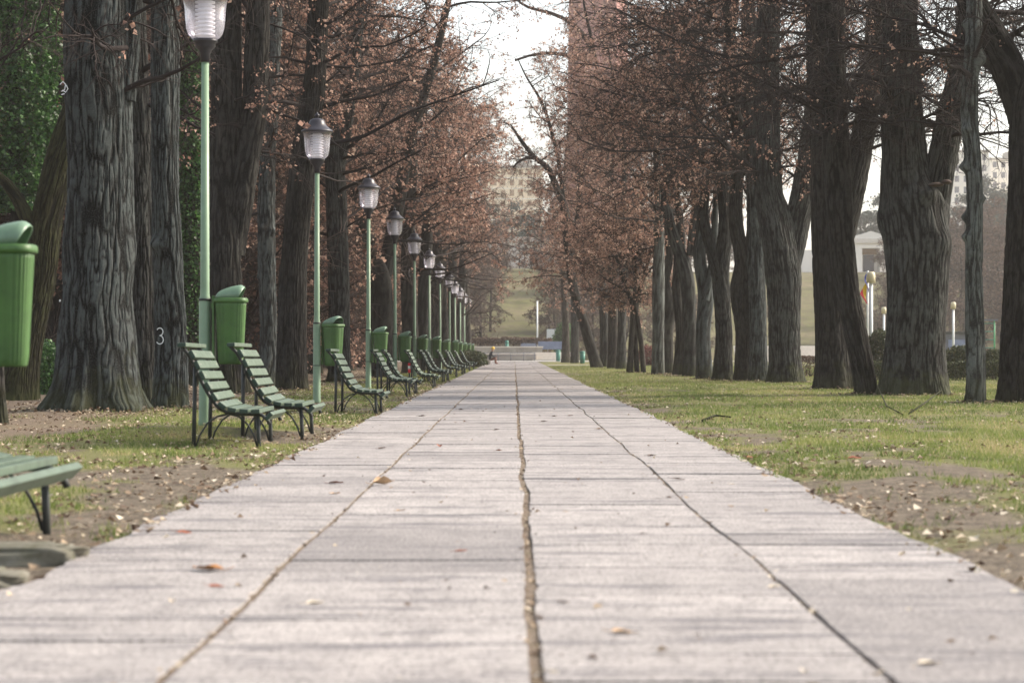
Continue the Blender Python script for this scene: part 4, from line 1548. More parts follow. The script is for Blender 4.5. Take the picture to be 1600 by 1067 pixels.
def make_bench():
    root = empty('park_bench', (0, 0, 0))
    back, seat = MB(), MB()
    Lb = 1.85
    rb = random.Random(3)
    for i, (u, z, ang) in enumerate(SL):
        mb = back if i < 6 else seat
        a = math.radians(ang)
        # ang: tilt of the slat's face; 0 = lies flat facing up
        rot = Matrix.Rotation(a, 3, 'Y') @ Matrix.Rotation(rb.uniform(-.004, .004), 3, 'Z')
        mb.box((u, Lb / 2 + rb.uniform(-.008, .008), z), (.085, Lb, .042), rot, 0, .006)
        for yy in (.16, Lb - .16):
            nrm = rot @ Vector((0, 0, 1))
            p = Vector((u, yy, z)) + nrm * .0205
            t1 = rot @ Vector((1, 0, 0))
            t2 = Vector((0, 1, 0))
            q = [p + (t1 * math.cos(t) + t2 * math.sin(t)) * .010 + nrm * .002 for t in [k * math.pi / 4 for k in range(8)]]
            mb.add(q, [tuple(range(8))], 2)
    for mb, nm in ((back, 'backrest'), (seat, 'seat')):
        o = mb.build(nm, [M['slat'], M['slat_end'], M['white_stone']], root)
        for p in o.data.polygons:
            if p.material_index == 0 and abs(p.normal.y) > .9 and abs(p.center.y - Lb / 2) > Lb / 2 - .03:
                p.material_index = 1
    for ye in (.17, Lb - .17):
        b = MB()                                     # curved iron rail that carries the slats
        pts = [(-.14, 1.0), (-.075, .94), (-.01, .83), (.035, .71), (.09, .61), (.15, .505), (.225, .41), (.31, .36), (.42, .345), (.56, .342), (.655, .335), (.715, .285), (.73, .245)]
        b.tube([(u, ye, z) for u, z in pts], .019, 8)
        b.build('slat_rail', M['iron'], root)
        b = MB()
        b.tube([(-.012, ye, -.08), (-.006, ye, .4), (.0, ye, .80)], .021, 8)
        b.build('rear_leg', M['iron'], root)
        b = MB()
        b.tube([(.635, ye, -.08), (.625, ye, .15), (.615, ye, .335)], .021, 8)
        b.build('front_leg', M['iron'], root)
        b = MB()
        b.tube([(.01, ye, .02), (.045, ye, .13), (.12, ye, .25), (.22, ye, .32), (.32, ye, .342)], .010, 6)
        b.tube([(.34, ye, .342), (.43, ye, .32), (.52, ye, .24), (.58, ye, .13), (.61, ye, .03)], .010, 6)
        b.build('brace', M['iron'], root)
    return root


bench0 = make_bench()
# X of the rear legs, near-end distance
bench_spots = [(-3.265, 10.75, 'cropped green slatted bench at the lower left edge, only its seat front showing', 1.10, -.01),
               (-3.26, 23.4, 'nearest whole green slatted bench, left of the close pair by the first lamp post', 1.04, .03),
               (-3.02, 25.6, 'second bench of the nearest pair, its backrest in front of the large hooded bin', 1.04, .02),
               (-2.79, 36.0, 'single green slatted bench in front of the second full lamp post', 1.0, .0),
               (-2.96, 50.0, 'left bench of the pair by the third lamp post', 1.0, .0),
               (-2.87, 52.3, 'right bench of the pair by the third lamp post', 1.0, .015),
               (-2.75, 60.5, 'single bench before the fourth lamp post, red and white tape on its rear leg', 1.0, 0),
               (-2.85, 72.0, 'left bench of the pair before the fifth lamp post', 1.0, 0),
               (-2.77, 74.3, 'right bench of the pair before the fifth lamp post', 1.0, .01),
               (-2.80, 86.5, 'bench by the sixth lamp post, seen small end-on', 1.0, 0),
               (-2.85, 98.0, 'left bench of the small pair by the seventh lamp post', 1.0, 0),
               (-2.78, 100.3, 'right bench of the small pair by the seventh lamp post', 1.0, 0),
               (-2.8, 112.0, 'tiny distant bench near the eighth lamp post', 1.0, 0),
               (-2.8, 124.0, 'farthest tiny bench in front of the green shrub mound', 1.0, 0)]
for i, (X, D, lb, s, rz) in enumerate(bench_spots):
    B = bench0 if i == 0 else copy_tree(bench0)
    B.location = (X, D, float(gz(X + .3, D)) - .01)
    B.scale = (s, s, s)
    B.rotation_euler = (rr.uniform(-.008, .008), rr.uniform(-.012, .012), rz + rr.uniform(-.008, .008))
    tag(B, lb, 'bench', 'green slatted benches along the left of the path')
b = MB()
b.lathe([(.030, .42), (.034, .42), (.034, .52), (.030, .52)], 10, (0, 0), 0)
b.lathe([(.030, .521), (.034, .521), (.034, .60), (.030, .60)], 10, (0, 0), 1)
b.lathe([(.030, .601), (.034, .601), (.034, .68), (.030, .68)], 10, (0, 0), 0)
o = b.build('warning_tape', [mat_plain('tape_red', (.55, .03, .04), .5, .1), M['white_metal']])
o.location = (-2.757, 60.67, 0)
tag(o, 'red and white warning tape wound round the rear leg of a bench', 'tape')

# mossy kerb stones by the near bench
def stone(label, loc, s, seed):
    bm = bmesh.new()
    bmesh.ops.create_icosphere(bm, subdivisions=4, radius=1)
    for v in bm.verts:
        p = v.co
        q = Vector((math.copysign(abs(p.x) ** .6, p.x), math.copysign(abs(p.y) ** .6, p.y), math.copysign(abs(p.z) ** .6, p.z)))
        n = .30 * (float(fbm(p.x * 2.2 + seed, p.y * 2.2 + p.z * 2.6, 4)) - .5) * 2 + .10 * (float(fbm(p.x * 9 + seed, p.y * 4 + p.z * 7, 2)) - .5)
        v.co = Vector((q.x * s[0], q.y * s[1], q.z * s[2])) * (1 + n)
    me = bpy.data.meshes.new('kerb_stone')
    bm.to_mesh(me)
    bm.free()
    o = link_mesh('kerb_stone', me, M['stone_mossy'], None, True)
    o.location = loc
    o.rotation_euler.z = .12
    tag(o, label, 'stone', 'mossy kerb stones')


stone('long mossy kerb stone at the path edge under the cropped bench', (-2.47, 10.85, .03), (.45, .15, .065), 2)
stone('short pale kerb stone at the left edge, in front of the long mossy one', (-2.45, 9.9, .01), (.34, .13, .055), 6)


# ------------------------------------------------------------------ single leaves lying on the slabs
def curled_leaf(loc, size, rz, tone, label, group, curl=.5, seed=0):
    n, m = 9, 7
    vs, fs = [], []
    rs = random.Random(seed)
    tw = rs.uniform(-.4, .4)
    for i in range(n):
        t = i / (n - 1)
        w = .40 * math.sin(math.pi * min(1, t ** .8 * .97 + .015)) * (1 - .25 * t)
        for j in range(m):
            s = (j / (m - 1) - .5) * 2
            x = t - .5
            y = s * w * (1 + .08 * math.sin(9 * t + j))
            z = curl * (.9 * (s * w) ** 2 * 2.2 + .35 * (t - .45) ** 2) + .05 * rs.random() + tw * .10 * t * s + .03
            vs.append((x * size, y * size, z * size))
    fs = [(i * m + j, i * m + j + 1, (i + 1) * m + j + 1, (i + 1) * m + j) for i in range(n - 1) for j in range(m - 1)]
    mb = MB()
    mb.add(vs, fs, 0, True)
    mb.tube([(-.5 * size, 0, .05 * size), (-.68 * size, .04 * size, .09 * size), (-.85 * size, .02 * size, .16 * size)], size * .012, 5)
    o = mb.build('dry_leaf', LM[tone])
    o.location = loc
    o.rotation_euler = (rs.uniform(-.12, .12), rs.uniform(-.12, .12), rz)
    tag(o, label, 'leaf', group)


LM = [mat_plain('leaf_orange', (.42, .20, .075), .7, .35, 14), mat_plain('leaf_rust', (.26, .085, .045), .7, .35, 14), mat_plain('leaf_tan', (.44, .30, .18), .7, .3, 14), mat_plain('leaf_umber', (.10, .06, .045), .7, .35, 14), mat_plain('leaf_pale', (.62, .54, .42), .7, .2, 14)]
GLF = 'dry leaves scattered on the path slabs'
leafs = [(325, 889, .145, 0, 'large orange leaf with a dark curled tip on the lower left slabs', .5, 2.9), (600, 756, .165, 2, 'big curled tan leaf standing on the left joint of the path', 1.3, .4),
         (720, 859, .062, 1, 'small dark red leaf left of the centre joint, low in the picture', .3, .1), (688, 697, .085, 1, 'upright red-brown leaf on the slabs right of the left joint', 1.4, 1.4),
         (1175, 712, .11, 1, 'reddish leaf near the right edge of the slabs, mid distance', .6, .6), (937, 670, .10, 2, 'tan leaf lying on the right joint in the middle distance', .6, .2),
         (1060, 748, .10, 3, None, .4, .1), (1018, 711, .09, 3, None, .5, .3), (525, 754, .11, 1, None, .4, .0), (525, 770, .09, 2, None, .4, 1.0), (598, 700, .10, 3, None, .6, .6), (660, 650, .12, 3, None, .5, .2),
         (780, 703, .07, 1, None, .6, .2), (776, 671, .08, 3, None, .5, .2), (626, 796, .06, 2, None, .4, .5), (287, 830, .085, 1, None, .2, .0), (340, 914, .075, 1, None, .2, .0), (492, 940, .075, 4, None, .4, .3),
         (975, 986, .095, 2, None, .4, .1), (1005, 832, .05, 3, None, .3, .1), (1210, 914, .05, 4, None, .5, .2), (1452, 1034, .075, 4, None, .5, .2), (1335, 718, .12, 1, None, .4, .0), (880, 938, .05, 3, None, .4, .4),
         (1145, 755, .05, 4, None, .3, .2), (1575, 783, .07, 1, None, .3, .2), (866, 650, .10, 3, None, .5, .2), (892, 649, .09, 3, None, .5, .9), (850, 658, .10, 3, None, .4, .4), (720, 640, .11, 3, None, .5, .3)]
for i, (x, y, s, tone, lb, curl, rz) in enumerate(leafs):
    D = F * (EYE - .03) / (y - CY)
    X = (x - CX) * D / F
    z = .023 if abs(X) < PW else float(gz(X, D)) + .015
    curled_leaf((X, D, z), s, rz, tone, lb or ('small %s leaf lying loose on the pale path' % ('orange', 'rusty', 'tan', 'dark', 'pale')[tone] if abs(X) < PW else 'small rusty leaf on the bare dirt right of the path'), GLF, curl, i)


# ------------------------------------------------------------------ sticks on the right lawn
def stick(pts, r, label, mat='twig'):
    mb = MB()
    mb.tube(pts, r, 6)
    o = mb.build('fallen_stick', M['bark_warm'])
    tag(o, label, 'stick', 'fallen sticks on the right lawn')


def gp(x, y, h=0.0):
    D = F * EYE / (y - CY)
    X = (x - CX) * D / F
    return (X, D, float(gz(X, D)) + h)


stick([gp(1420, 650, .02), gp(1445, 640, .10), gp(1470, 632, .24)], [.016, .014, .009], 'straight fallen stick pointing up to the right before the massive split trunk')
stick([gp(1412, 652, .02), gp(1385, 640, .05), gp(1370, 618, .22), gp(1362, 596, .50)], [.012, .011, .009, .006], 'pale bent branch propped in the grass by the slender leaning trunk')
stick([gp(1098, 660, .03), gp(1118, 655, .05), gp(1142, 656, .03)], [.02, .018, .012], 'short dark stick on the bare patch near the path, left of the others')

# fungus shelf and painted marks are parts of their trees
mb = MB()
for (x, y, w) in ((1455, 292, .17), (1470, 288, .12)):
    c = W(x, y, 51) - np.array(t_big.location) + np.array([0, -.62 - .04 * (x > 1460), 0])
    prof = [(.0, c[2] - .05), (w * .5, c[2] - .045), (w * .9, c[2] - .02), (w, c[2]), (w * .85, c[2] + .025), (w * .4, c[2] + .05), (.0, c[2] + .055)]
    mb.lathe(prof, 20, (c[0], c[1]))
mb.build('fungus_shelf', mat_plain('fungus', (.055, .034, .026), .8, .4, 20), t_big)


def strip_on_trunk(tree_obj, D, pts, w, name, front):
    """paint stroke: a thin ribbon that hugs the bark in front of the trunk"""
    vs, fs = [], []
    loc = np.array(tree_obj.location)
    axis = front[0]
    rad = front[1]
    P = [W(x, y, D) for x, y in pts]
    for i, p in enumerate(P):
        a = P[max(0, i - 1)]
        b_ = P[min(len(P) - 1, i + 1)]
        d = (b_ - a)[[0, 2]]
        d = d / (np.linalg.norm(d) + 1e-9)
        nrm = np.array([-d[1], d[0]])
        for s in (-1, 1):
            X, Z = p[0] + nrm[0] * w * s / 2, p[2] + nrm[1] * w * s / 2
            off = (X - axis)
            yy = -math.sqrt(max(.02, rad * rad - off * off)) - .012
            vs.append((X - loc[0], yy, Z - loc[2]))
    fs = [(2 * i, 2 * i + 1, 2 * i + 3, 2 * i + 2) for i in range(len(P) - 1)]
    mb = MB()
    mb.add(vs, fs)
    o = mb.build(name, M['white_metal'], tree_obj)
    return o


D3 = 38.5
k3 = D3 / F
three = []
for i in range(13):
    a = math.radians(150 - i * 20)
    three.append((254 + 5.2 * math.cos(a), 518.5 - 5.8 * math.sin(a)))
for i in range(13):
    a = math.radians(90 - i * 20)
    three.append((254 + 5.8 * math.cos(a), 531 - 6.5 * math.sin(a)))
strip_on_trunk(t3, D3, three, .016, 'painted_number', ((263 - CX) * k3, 29.5 * k3))
k1 = 35 / F
ax1, rd1 = (151 - CX) * k1, 61 * k1
for pts in ([(101, 137), (107, 133), (112, 138), (110, 146), (104, 148)], [(106, 146), (112, 150), (116, 145), (113, 139)], [(104, 153), (110, 152)]):
    strip_on_trunk(t1, 35, pts, .017, 'paint_mark', (ax1 - .03, rd1))
for (x, y) in ((101, 471), (190, 630)):
    strip_on_trunk(t1, 35, [(x - 1.6, y), (x + 1.6, y - 1)], .03, 'paint_mark', (ax1, rd1 + .01))

# ------------------------------------------------------------------ cream-shaded lamps, banner and small things on the right
def cream_lamp(label, x, D, ytop):
    k = D / F
    X = (x - CX) * k
    h = EYE + (CY - ytop) * k
    root = tag(empty('path_lamp', (X, D, 0)), label, 'lamp post', 'white lamp posts with cream shades')
    b = MB()
    b.lathe([(.0, -.05), (.07, -.05), (.07, h - .42), (.0, h - .42)], 12)
    b.build('pole', M['white_metal'], root)
    b = MB()
    b.lathe([(.0, h - .40), (.17, h - .42), (.155, h - .1), (.14, h - .03), (.10, h), (.0, h + .005)], 14)
    b.build('shade', M['cream'], root)


cream_lamp('white lamp post with a cream shade beside the coloured banner', 1361, 88, 425)
cream_lamp('small distant cream-shaded lamp post just left of the massive split trunk', 1381, 150, 480)
cream_lamp('cream-shaded white lamp post left of the knobbly pale trunk', 1489.5, 142, 472)

D = 100
root = tag(empty('flag_pole', G(1356, D)), 'pole with a folded blue, yellow and red flag between two trunks', 'flag')
b = MB()
h = EYE + (CY - 424) * D / F
b.tube([(0, 0, 0), (-.02, 0, h * .6), (0, 0, h)], .05, 10)
b.build('pole', M['white_metal'], root)
b = MB()
cols = [(.05, .07, .42), (.75, .52, .03), (.60, .03, .05)]
mats = [mat_plain('flag_%s' % n, c, .7, .15, 6) for n, c in zip(('blue', 'yellow', 'red'), cols)]
nr, ncs = 13, 13
for c in range(ncs - 1):
    vs = []
    for r in range(nr):
        for e in (0, 1):
            u = (c + e) / (ncs - 1)
            v_ = r / (nr - 1)
            xx = -.02 - u * .30 - .06 * math.sin(u * 9 + v_ * 3)
            zz = h - .12 - v_ * .55 - u * .95 + .05 * math.sin(u * 14)
            xx += .26 * u * v_
            vs.append((xx, .07 * math.sin(u * 12 + v_ * 2), zz))
    b.add(vs, [(2 * r, 2 * r + 1, 2 * r + 3, 2 * r + 2) for r in range(nr - 1)], (c // 4))
b.build('flag_cloth', mats, root)

# ------------------------------------------------------------------ person sitting on the path edge far away
D = 166.0
px_, py_ = (769 - CX) * D / F, D
root = tag(empty('person', (px_, py_, .02)), 'person in dark jacket, brown trousers and yellow hat sitting hunched at the far path edge', 'person')
bm = bmesh.new()
J = {'pelvis': (-.22, 0, .34, .17), 'waist': (-.20, 0, .52, .15), 'chest': (-.12, 0, .74, .18), 'neck': (-.02, 0, .92, .07), 'head': (.05, -.01, 1.06, .105), 'crown': (.06, -.01, 1.13, .085),
     'hipl': (-.14, -.12, .33, .10), 'kneel': (.24, -.16, .48, .075), 'anklel': (.22, -.17, .10, .05), 'toel': (.40, -.18, .05, .045),
     'hipr': (-.14, .12, .33, .10), 'kneer': (.26, .15, .47, .075), 'ankler': (.27, .16, .10, .05), 'toer': (.45, .17, .05, .045),
     'shl': (-.09, -.20, .80, .075), 'elbl': (.06, -.27, .58, .055), 'wril': (.28, -.16, .56, .04), 'hanl': (.36, -.10, .55, .04),
     'shr': (-.09, .20, .80, .075), 'elbr': (.06, .27, .58, .055), 'wrir': (.28, .14, .56, .04), 'hanr': (.36, .07, .55, .04)}
E = [('pelvis', 'waist'), ('waist', 'chest'), ('chest', 'neck'), ('neck', 'head'), ('head', 'crown'), ('pelvis', 'hipl'), ('hipl', 'kneel'), ('kneel', 'anklel'), ('anklel', 'toel'),
     ('pelvis', 'hipr'), ('hipr', 'kneer'), ('kneer', 'ankler'), ('ankler', 'toer'), ('chest', 'shl'), ('shl', 'elbl'), ('elbl', 'wril'), ('wril', 'hanl'), ('chest', 'shr'), ('shr', 'elbr'), ('elbr', 'wrir'), ('wrir', 'hanr')]
names = list(J)
vv = [bm.verts.new(J[n][:3]) for n in names]
for a, b_ in E:
    bm.edges.new((vv[names.index(a)], vv[names.index(b_)]))
me = bpy.data.meshes.new('body')
bm.to_mesh(me)
bm.free()


def mat_person():
    m, nt = new_mat('person_clothes')
    t = NT(nt)
    co = t.objco()
    sp = t.nt.nodes.new('ShaderNodeSeparateXYZ')
    t.link(co, sp.inputs[0])
    nz = t.noise(9, 3, .6, co)
    c = t.mix(t.math('GREATER_THAN', sp.outputs['Z'], .95), t.mix(t.math('GREATER_THAN', t.math('SUBTRACT', sp.outputs['Z'], t.math('MULTIPLY', sp.outputs['X'], .55)), .42), (.14, .055, .035), (.025, .028, .032)), (.42, .25, .17))
    c = t.mix(t.math('MULTIPLY', nz, .3), c, (.02, .02, .02))
    t.out(t.principled(c, .85).outputs[0])
    return m


body = link_mesh('body', me, mat_person(), root)
sk = body.modifiers.new('skin', 'SKIN')
for i, n in enumerate(names):
    me.skin_vertices[0].data[i].radius = (J[n][3], J[n][3])
me.skin_vertices[0].data[0].use_root = True
ss = body.modifiers.new('sub', 'SUBSURF')
ss.levels = ss.render_levels = 2
b = MB()
b.lathe([(.125, 1.10), (.135, 1.12), (.13, 1.20), (.10, 1.25), (.05, 1.275), (.0, 1.28)], 16, (.055, -.01))
b.build('hat', mat_plain('hat_yellow', (.62, .42, .08), .8, .2), root)
b = MB()
b.box((-.30, 0, .16), (.40, 1.0, .28), bev=.02)
o = b.build('sitting_stone', M['wall_stone'])
o.location = (px_, py_, .02)
tag(o, 'low grey stone block the distant person sits on', 'stone')
b = MB()
b.box((0, 0, .22), (.55, .5, .42), Matrix.Rotation(.2, 3, 'Y'), 0, .12)
b.tube([(-.18, 0, .42), (-.1, 0, .6), (.1, 0, .6), (.18, 0, .40)], .02, 6)
o = b.build('travel_bag', mat_plain('bag_blue', (.16, .21, .32), .7, .3))
o.location = (px_ - .95, py_ + .3, .03)
tag(o, 'grey-blue bag on the ground behind the distant seated person', 'bag')

# ------------------------------------------------------------------ the end of the path: tiered stone wall
def block_wall(name, label, x0, x1, y0, y1, z0, z1, mat, coping=None, cat='wall', joint=1.6):
    root = tag(empty(name, ((x0 + x1) / 2, (y0 + y1) / 2, 0)), label, cat)
    b = MB()
    w = x1 - x0
    n = max(1, int(w / joint))
    for i in range(n):
        a, c = -w / 2 + w * i / n + .012, -w / 2 + w * (i + 1) / n - .012
        b.box(((a + c) / 2, 0, (z0 + z1) / 2), (c - a, y1 - y0, z1 - z0))
    b.build('blocks', M['wall_stone'] if mat is None else mat, root)
    if coping:
        b = MB()
        b.box((0, 0, z1 + .055), (w + .12, y1 - y0 + .14, .11), bev=.01)
        b.build('coping', coping, root)
    return root


k = 217 / F
block_wall('stone_wall', 'lower tier of the pale stone wall closing the far end of the path', (742 - CX) * k, (838 - CX) * k, 216.3, 216.9, 0, .66, None, M['white_stone'])
block_wall('stone_wall', 'upper tier of the stone wall with a white coping behind the seated person', (728 - CX) * k, (848 - CX) * k, 218.4, 219.0, 0, 1.30, None, M['white_stone'], joint=2.2)
mb = MB()
for i in range(5):
    mb.box((0, i * .32, .09 + i * .17), (4.4, .32, .17))
o = mb.build('stone_steps', M['white_stone'])
o.location = ((868 - CX) * k, 216.4, 0)
tag(o, 'pale stone steps right of the wall at the path end', 'steps')
root = tag(empty('metal_railing', ((800 - CX) * k, 216.1, 0)), 'thin dark railing in front of the stone wall', 'railing')
mb = MB()
for z in (.80, .55):
    mb.tube([(-2.6, 0, z), (2.2, 0, z)], .025, 6)
mb.build('rail', M['slate'], root)
for xx in (-2.5, -1.3, -.1, 1.1, 2.1):
    mb = MB()
    mb.tube([(xx, 0, 0), (xx, 0, .82)], .03, 6)
    mb.build('post', M['slate'], root)


def small_bin(label, x, D, h, w):
    root = tag(empty('street_bin', G(x, D)), label, 'bin', 'dark green street bins at the far end')
    b = MB()
    b.lathe([(.0, .02), (w * .42, .02), (w * .5, h * .86), (.0, h * .86)], 16)
    b.build('body', M['teal'], root)
    b = MB()
    b.lathe([(w * .52, h * .87), (w * .54, h * .9), (w * .4, h), (.0, h * 1.02)], 16)
    b.build('lid', M['teal'], root)


small_bin('dark teal bin beside the stone steps at the path end', 872, 208, 1.05, .42)
small_bin('green bin on the right lawn beside a pale trunk', 910, 176, .95, .42)
small_bin('teal bin behind the stone wall, left of the dark car', 792, 224, 2.0, .35)

# parked car behind the wall, seen from the front
root = tag(empty('parked_car', ((826 - CX) * 224 / F, 225.5, .25)), 'dark parked car, only its top showing over the far stone wall', 'car')
b = MB()
side = [(-2.1, .3), (-2.15, .75), (-2.0, .92), (-1.1, 1.0), (-.45, 1.48), (.9, 1.52), (1.6, 1.05), (2.05, .98), (2.1, .3)]
vs = []
for s in (-1, 1):
    for (yy, z) in side:
        t = max(0, (z - .95) / .55)
        vs.append((s * (.88 - .18 * t), yy, z))
n = len(side)
b.add(vs, [tuple(range(n)), tuple(range(2 * n - 1, n - 1, -1))] + [(i, (i + 1) % n, (i + 1) % n + n, i + n) for i in range(n)])
b.build('body', mat_paint('car_paint', (.03, .03, .05), (.02, .02, .03), .25, 3, .2, .0, .6), root)
b = MB()
b.add([(-.78, -1.06, 1.045), (.78, -1.06, 1.045), (.66, -.50, 1.46), (-.66, -.50, 1.46)], [(0, 1, 2, 3)])
b.build('windscreen', M['window_dark'], root)
for sx in (-.82, .82):
    for sy in (-1.3, 1.3):
        b = MB()
        b.tube([(sx - .09, sy, .32), (sx + .09, sy, .32)], .32, 18)
        b.build('wheel', M['black_metal'], root)
for sx in (-.6, .6):
    b = MB()
    b.box((sx, -2.10, .72), (.3, .08, .14), bev=.02)
    b.build('headlight', M['white_metal'], root)

root = tag(empty('sign_board', G(861.5, 236)), 'white sign board standing beyond the steps, left of the evergreen', 'sign')
b = MB()
b.box((0, 0, 2.45), (.95, .08, 1.5), bev=.01)
b.build('board', M['white_metal'], root)
b = MB()
b.box((0, 0, 1.98), (.92, .09, .40))
b.build('lower_panel', mat_plain('sign_pinkish', (.58, .38, .32), .6, .25, 6), root)
for sx in (-.35, .35):
    b = MB()
    b.tube([(sx, 0, 0), (sx, 0, 1.7)], .04, 8)
    b.build('post', M['white_metal'], root)
b = MB()
b.box((0, 0, 1.5), (2.6, .1, .75), bev=.01)
for sx in (-1.1, 1.1):
    b.tube([(sx, 0, 0), (sx, 0, 1.13)], .04, 6)
o = b.build('blue_panel', M['bluish'])
o.location = G(862, 222)
tag(o, 'low blue-grey panel above the stone steps, under the white sign board', 'panel')
root = tag(empty('white_mast', G(839.5, 232)), 'tall thin white mast in front of the far green slope', 'mast')
b = MB()
h = EYE + (CY - 470) * 232 / F
b.lathe([(.0, 0), (.085, 0), (.07, h), (.0, h)], 10)
b.build('pole', M['white_metal'], root)
b = MB()
b.lathe([(.0, 0), (.4, 0), (.4, .9), (.0, .9)], 4)
b.build('plinth', M['white_stone'], root)

# kiosk and green playground frame on the far right
root = tag(empty('kiosk', G(1496, 185)), 'dark low kiosk behind the rounded bushes on the right', 'kiosk')
b = MB()
b.box((0, 0, 1.15), (2.6, 2.2, 2.3))
b.build('wall', M['slate'], root)
b = MB()
b.box((0, 0, 2.4), (3.0, 2.6, .2))
b.build('roof', M['iron'], root)
b = MB()
b.box((0, -1.12, 1.3), (1.9, .06, 1.1))
b.build('shutter', M['bluish'], root)
root = tag(empty('climbing_frame', G(1543, 170)), 'green metal climbing frame beyond the bushes at far right', 'climbing frame')
for xx in (-.5, .5):
    b = MB()
    b.tube([(xx, 0, 0), (xx, 0, 3.2)], .06, 8)
    b.build('post', mat_plain('play_green', (.05, .28, .12), .5, .2), root)
b = MB()
for z in (.6, 1.2, 1.8, 2.4, 3.0):
    b.tube([(-.5, 0, z), (.5, 0, z)], .04, 6)
b.build('rungs', M['teal'], root)
b = MB()
b.box((0, .5, 3.25), (1.5, 1.3, .12))
b.build('roof', M['slate'], root)
mb = MB()
for i in range(9):
    mb.box((0, i * .34, .085 + i * .16), (14, .34, .16))
o = mb.build('stone_steps', M['white_stone'])
o.location = G(1268, 214)
tag(o, 'wide pale stairs seen in the gap right of the V-forked trunk', 'steps')

# ------------------------------------------------------------------ hill and the buildings on it
def hz(x, y):
    s = sstep(232, 318, np.asarray(y, dtype=float))
    return -.4 + s * 12.6 + sstep(330, 700, y) * 8 + 1.2 * (fbm(np.asarray(x) * .03 + 5, np.asarray(y) * .03, 3) - .5) * s


hx = np.linspace(-500, 700, 160)
hy = np.concatenate([np.linspace(228, 330, 60), np.linspace(340, 1400, 30)])
X, Y = np.meshgrid(hx, hy)
Z = hz(X, Y)
a, b_ = np.meshgrid(np.arange(159), np.arange(len(hy) - 1))
i0 = (b_ * 160 + a).ravel()
me = np_mesh('hill', np.stack([X.ravel(), Y.ravel(), Z.ravel()], 1), np.stack([i0, i0 + 1, i0 + 161, i0 + 160], 1))
tag(link_mesh('hill', me, M['hill'], None, True), kind='structure')


def HG(x, D):
    X = (x - CX) * D / F
    return X, D, float(hz(X, D))


# classical pavilion on the right
x, y, z = HG(1357, 340)
root = tag(empty('pavilion', (x, y, z)), 'pale classical pavilion with a pediment on the hill, between two trunks', 'building')
b = MB()
for (cx_, w) in ((-2.3, 2.0), (2.3, 2.0)):
    b.box((cx_, 0, 2.35), (w, 5, 4.7))
b.box((0, 1.2, 2.35), (2.6, 2.6, 4.7))
b.box((0, -1.3, 4.35), (2.598, 2.4, .70))
b.box((-7.6, .6, 1.9), (8.4, 3, 3.8))
b.box((6.2, .6, 1.6), (5.6, 3, 3.2))
b.build('wall', M['plaster_pale'], root)
b = MB()
b.box((0, 0, 4.95), (7.0, 5.5, .5))
b.box((0, 0, 5.3), (6.4, 5.2, .2))
b.build('cornice', M['white_stone'], root)
b = MB()
b.prism([(-2.6, 5.4), (2.6, 5.4), (2.6, 5.75), (1.6, 6.0), (0, 6.5), (-1.6, 6.0), (-2.6, 5.75)], -2.5, 2.5)
b.build('pediment', M['plaster_pale'], root)
b = MB()
b.box((0, -.12, 1.55), (1.6, .06, 3.1))
b.build('door', M['slate'], root)
b = MB()
b.box((0, -.12, 3.55), (2.4, .05, .8))
b.build('door_panel', M['window_warm'], root)
b = MB()
b.box((-1, -3.5, .2), (22, 2, .5))
b.build('terrace', M['white_stone'], root)

# long pale terrace building seen down the path
x, y, z = HG(812, 338)
root = tag(empty('terrace_building', (x, y, z)), 'white flat-topped terrace building on the hill at the end of the path', 'building')
b = MB()
b.box((-2.6, 0, 2.2), (7.0, 6, 4.4))
b.box((1.9, .6, 2.2), (2.0, 5, 4.4))
b.box((6.2, 0, 2.2), (6.6, 6, 4.4))
b.build('wall', M['plaster_pale'], root)
b = MB()
b.box((-2.6, 0, 4.75), (7.6, 6.6, .7))
b.box((5.4, 0, 4.75), (8.3, 6.55, .7))
b.build('parapet', M['white_stone'], root)
b = MB()
b.box((1.9, -1.95, 2.0), (.8, .08, 3.2))
b.build('door', M['slate'], root)
b = MB()
b.box((1.0, -4.5, .35), (13, 3, .9))
b.build('terrace', M['white_stone'], root)


def apartment(label, px0, px1, D, ytop, mat, floors, cols, seed, wmat, group=None):
    k = D / F
    X0, X1 = (px0 - CX) * k, (px1 - CX) * k
    zb = float(hz((X0 + X1) / 2, D))
    zt = EYE + (CY - ytop) * k
    w, h = X1 - X0, zt - zb
    root = tag(empty('apartment_block', ((X0 + X1) / 2, D, zb)), label, 'building', group)
    b = MB()
    b.box((0, 7, h / 2), (w, 14, h))
    b.build('wall', mat, root)
    b = MB()
    b.box((0, 7, h + .3), (w + .8, 14.8, .6))
    b.box((w * .2, 7, h + 1.6), (w * .25, 6, 2.2))
    b.build('roof', M['wall_stone'], root)
    b = MB()
    for f_ in range(floors + 1):
        b.box((0, -.06, h * f_ / floors + (.15 if f_ == 0 else -.15 if f_ == floors else 0)), (w + .1, .12, .22))
    b.build('string_course', M['plaster_pale'], root)
    for f_ in range(floors):
        for c_ in range(cols):
            zz = h * (f_ + .55) / floors
            if h * 0 + zb + zz < 26:
                continue
            xx = -w / 2 + w * (c_ + .5) / cols
            b = MB()
            b.box((xx, .02, zz), (w / cols * .48, .1, h / floors * .56))
            wn = b.build('window', wmat, root)


apartment('cream apartment block glowing beyond the trees at the end of the path', 752, 848, 620, 262, M['plaster'], 11, 7, 1, M['window_warm'])
apartment('tall pale apartment block on the hill at far right, behind the knobbly trunk', 1488, 1545, 640, 238, M['plaster_pale'], 12, 4, 2, M['slate'])
apartment('pale apartment block at far right next to the last trunk, slightly lower', 1548, 1600, 660, 250, M['plaster_pale'], 12, 4, 3, M['slate'])

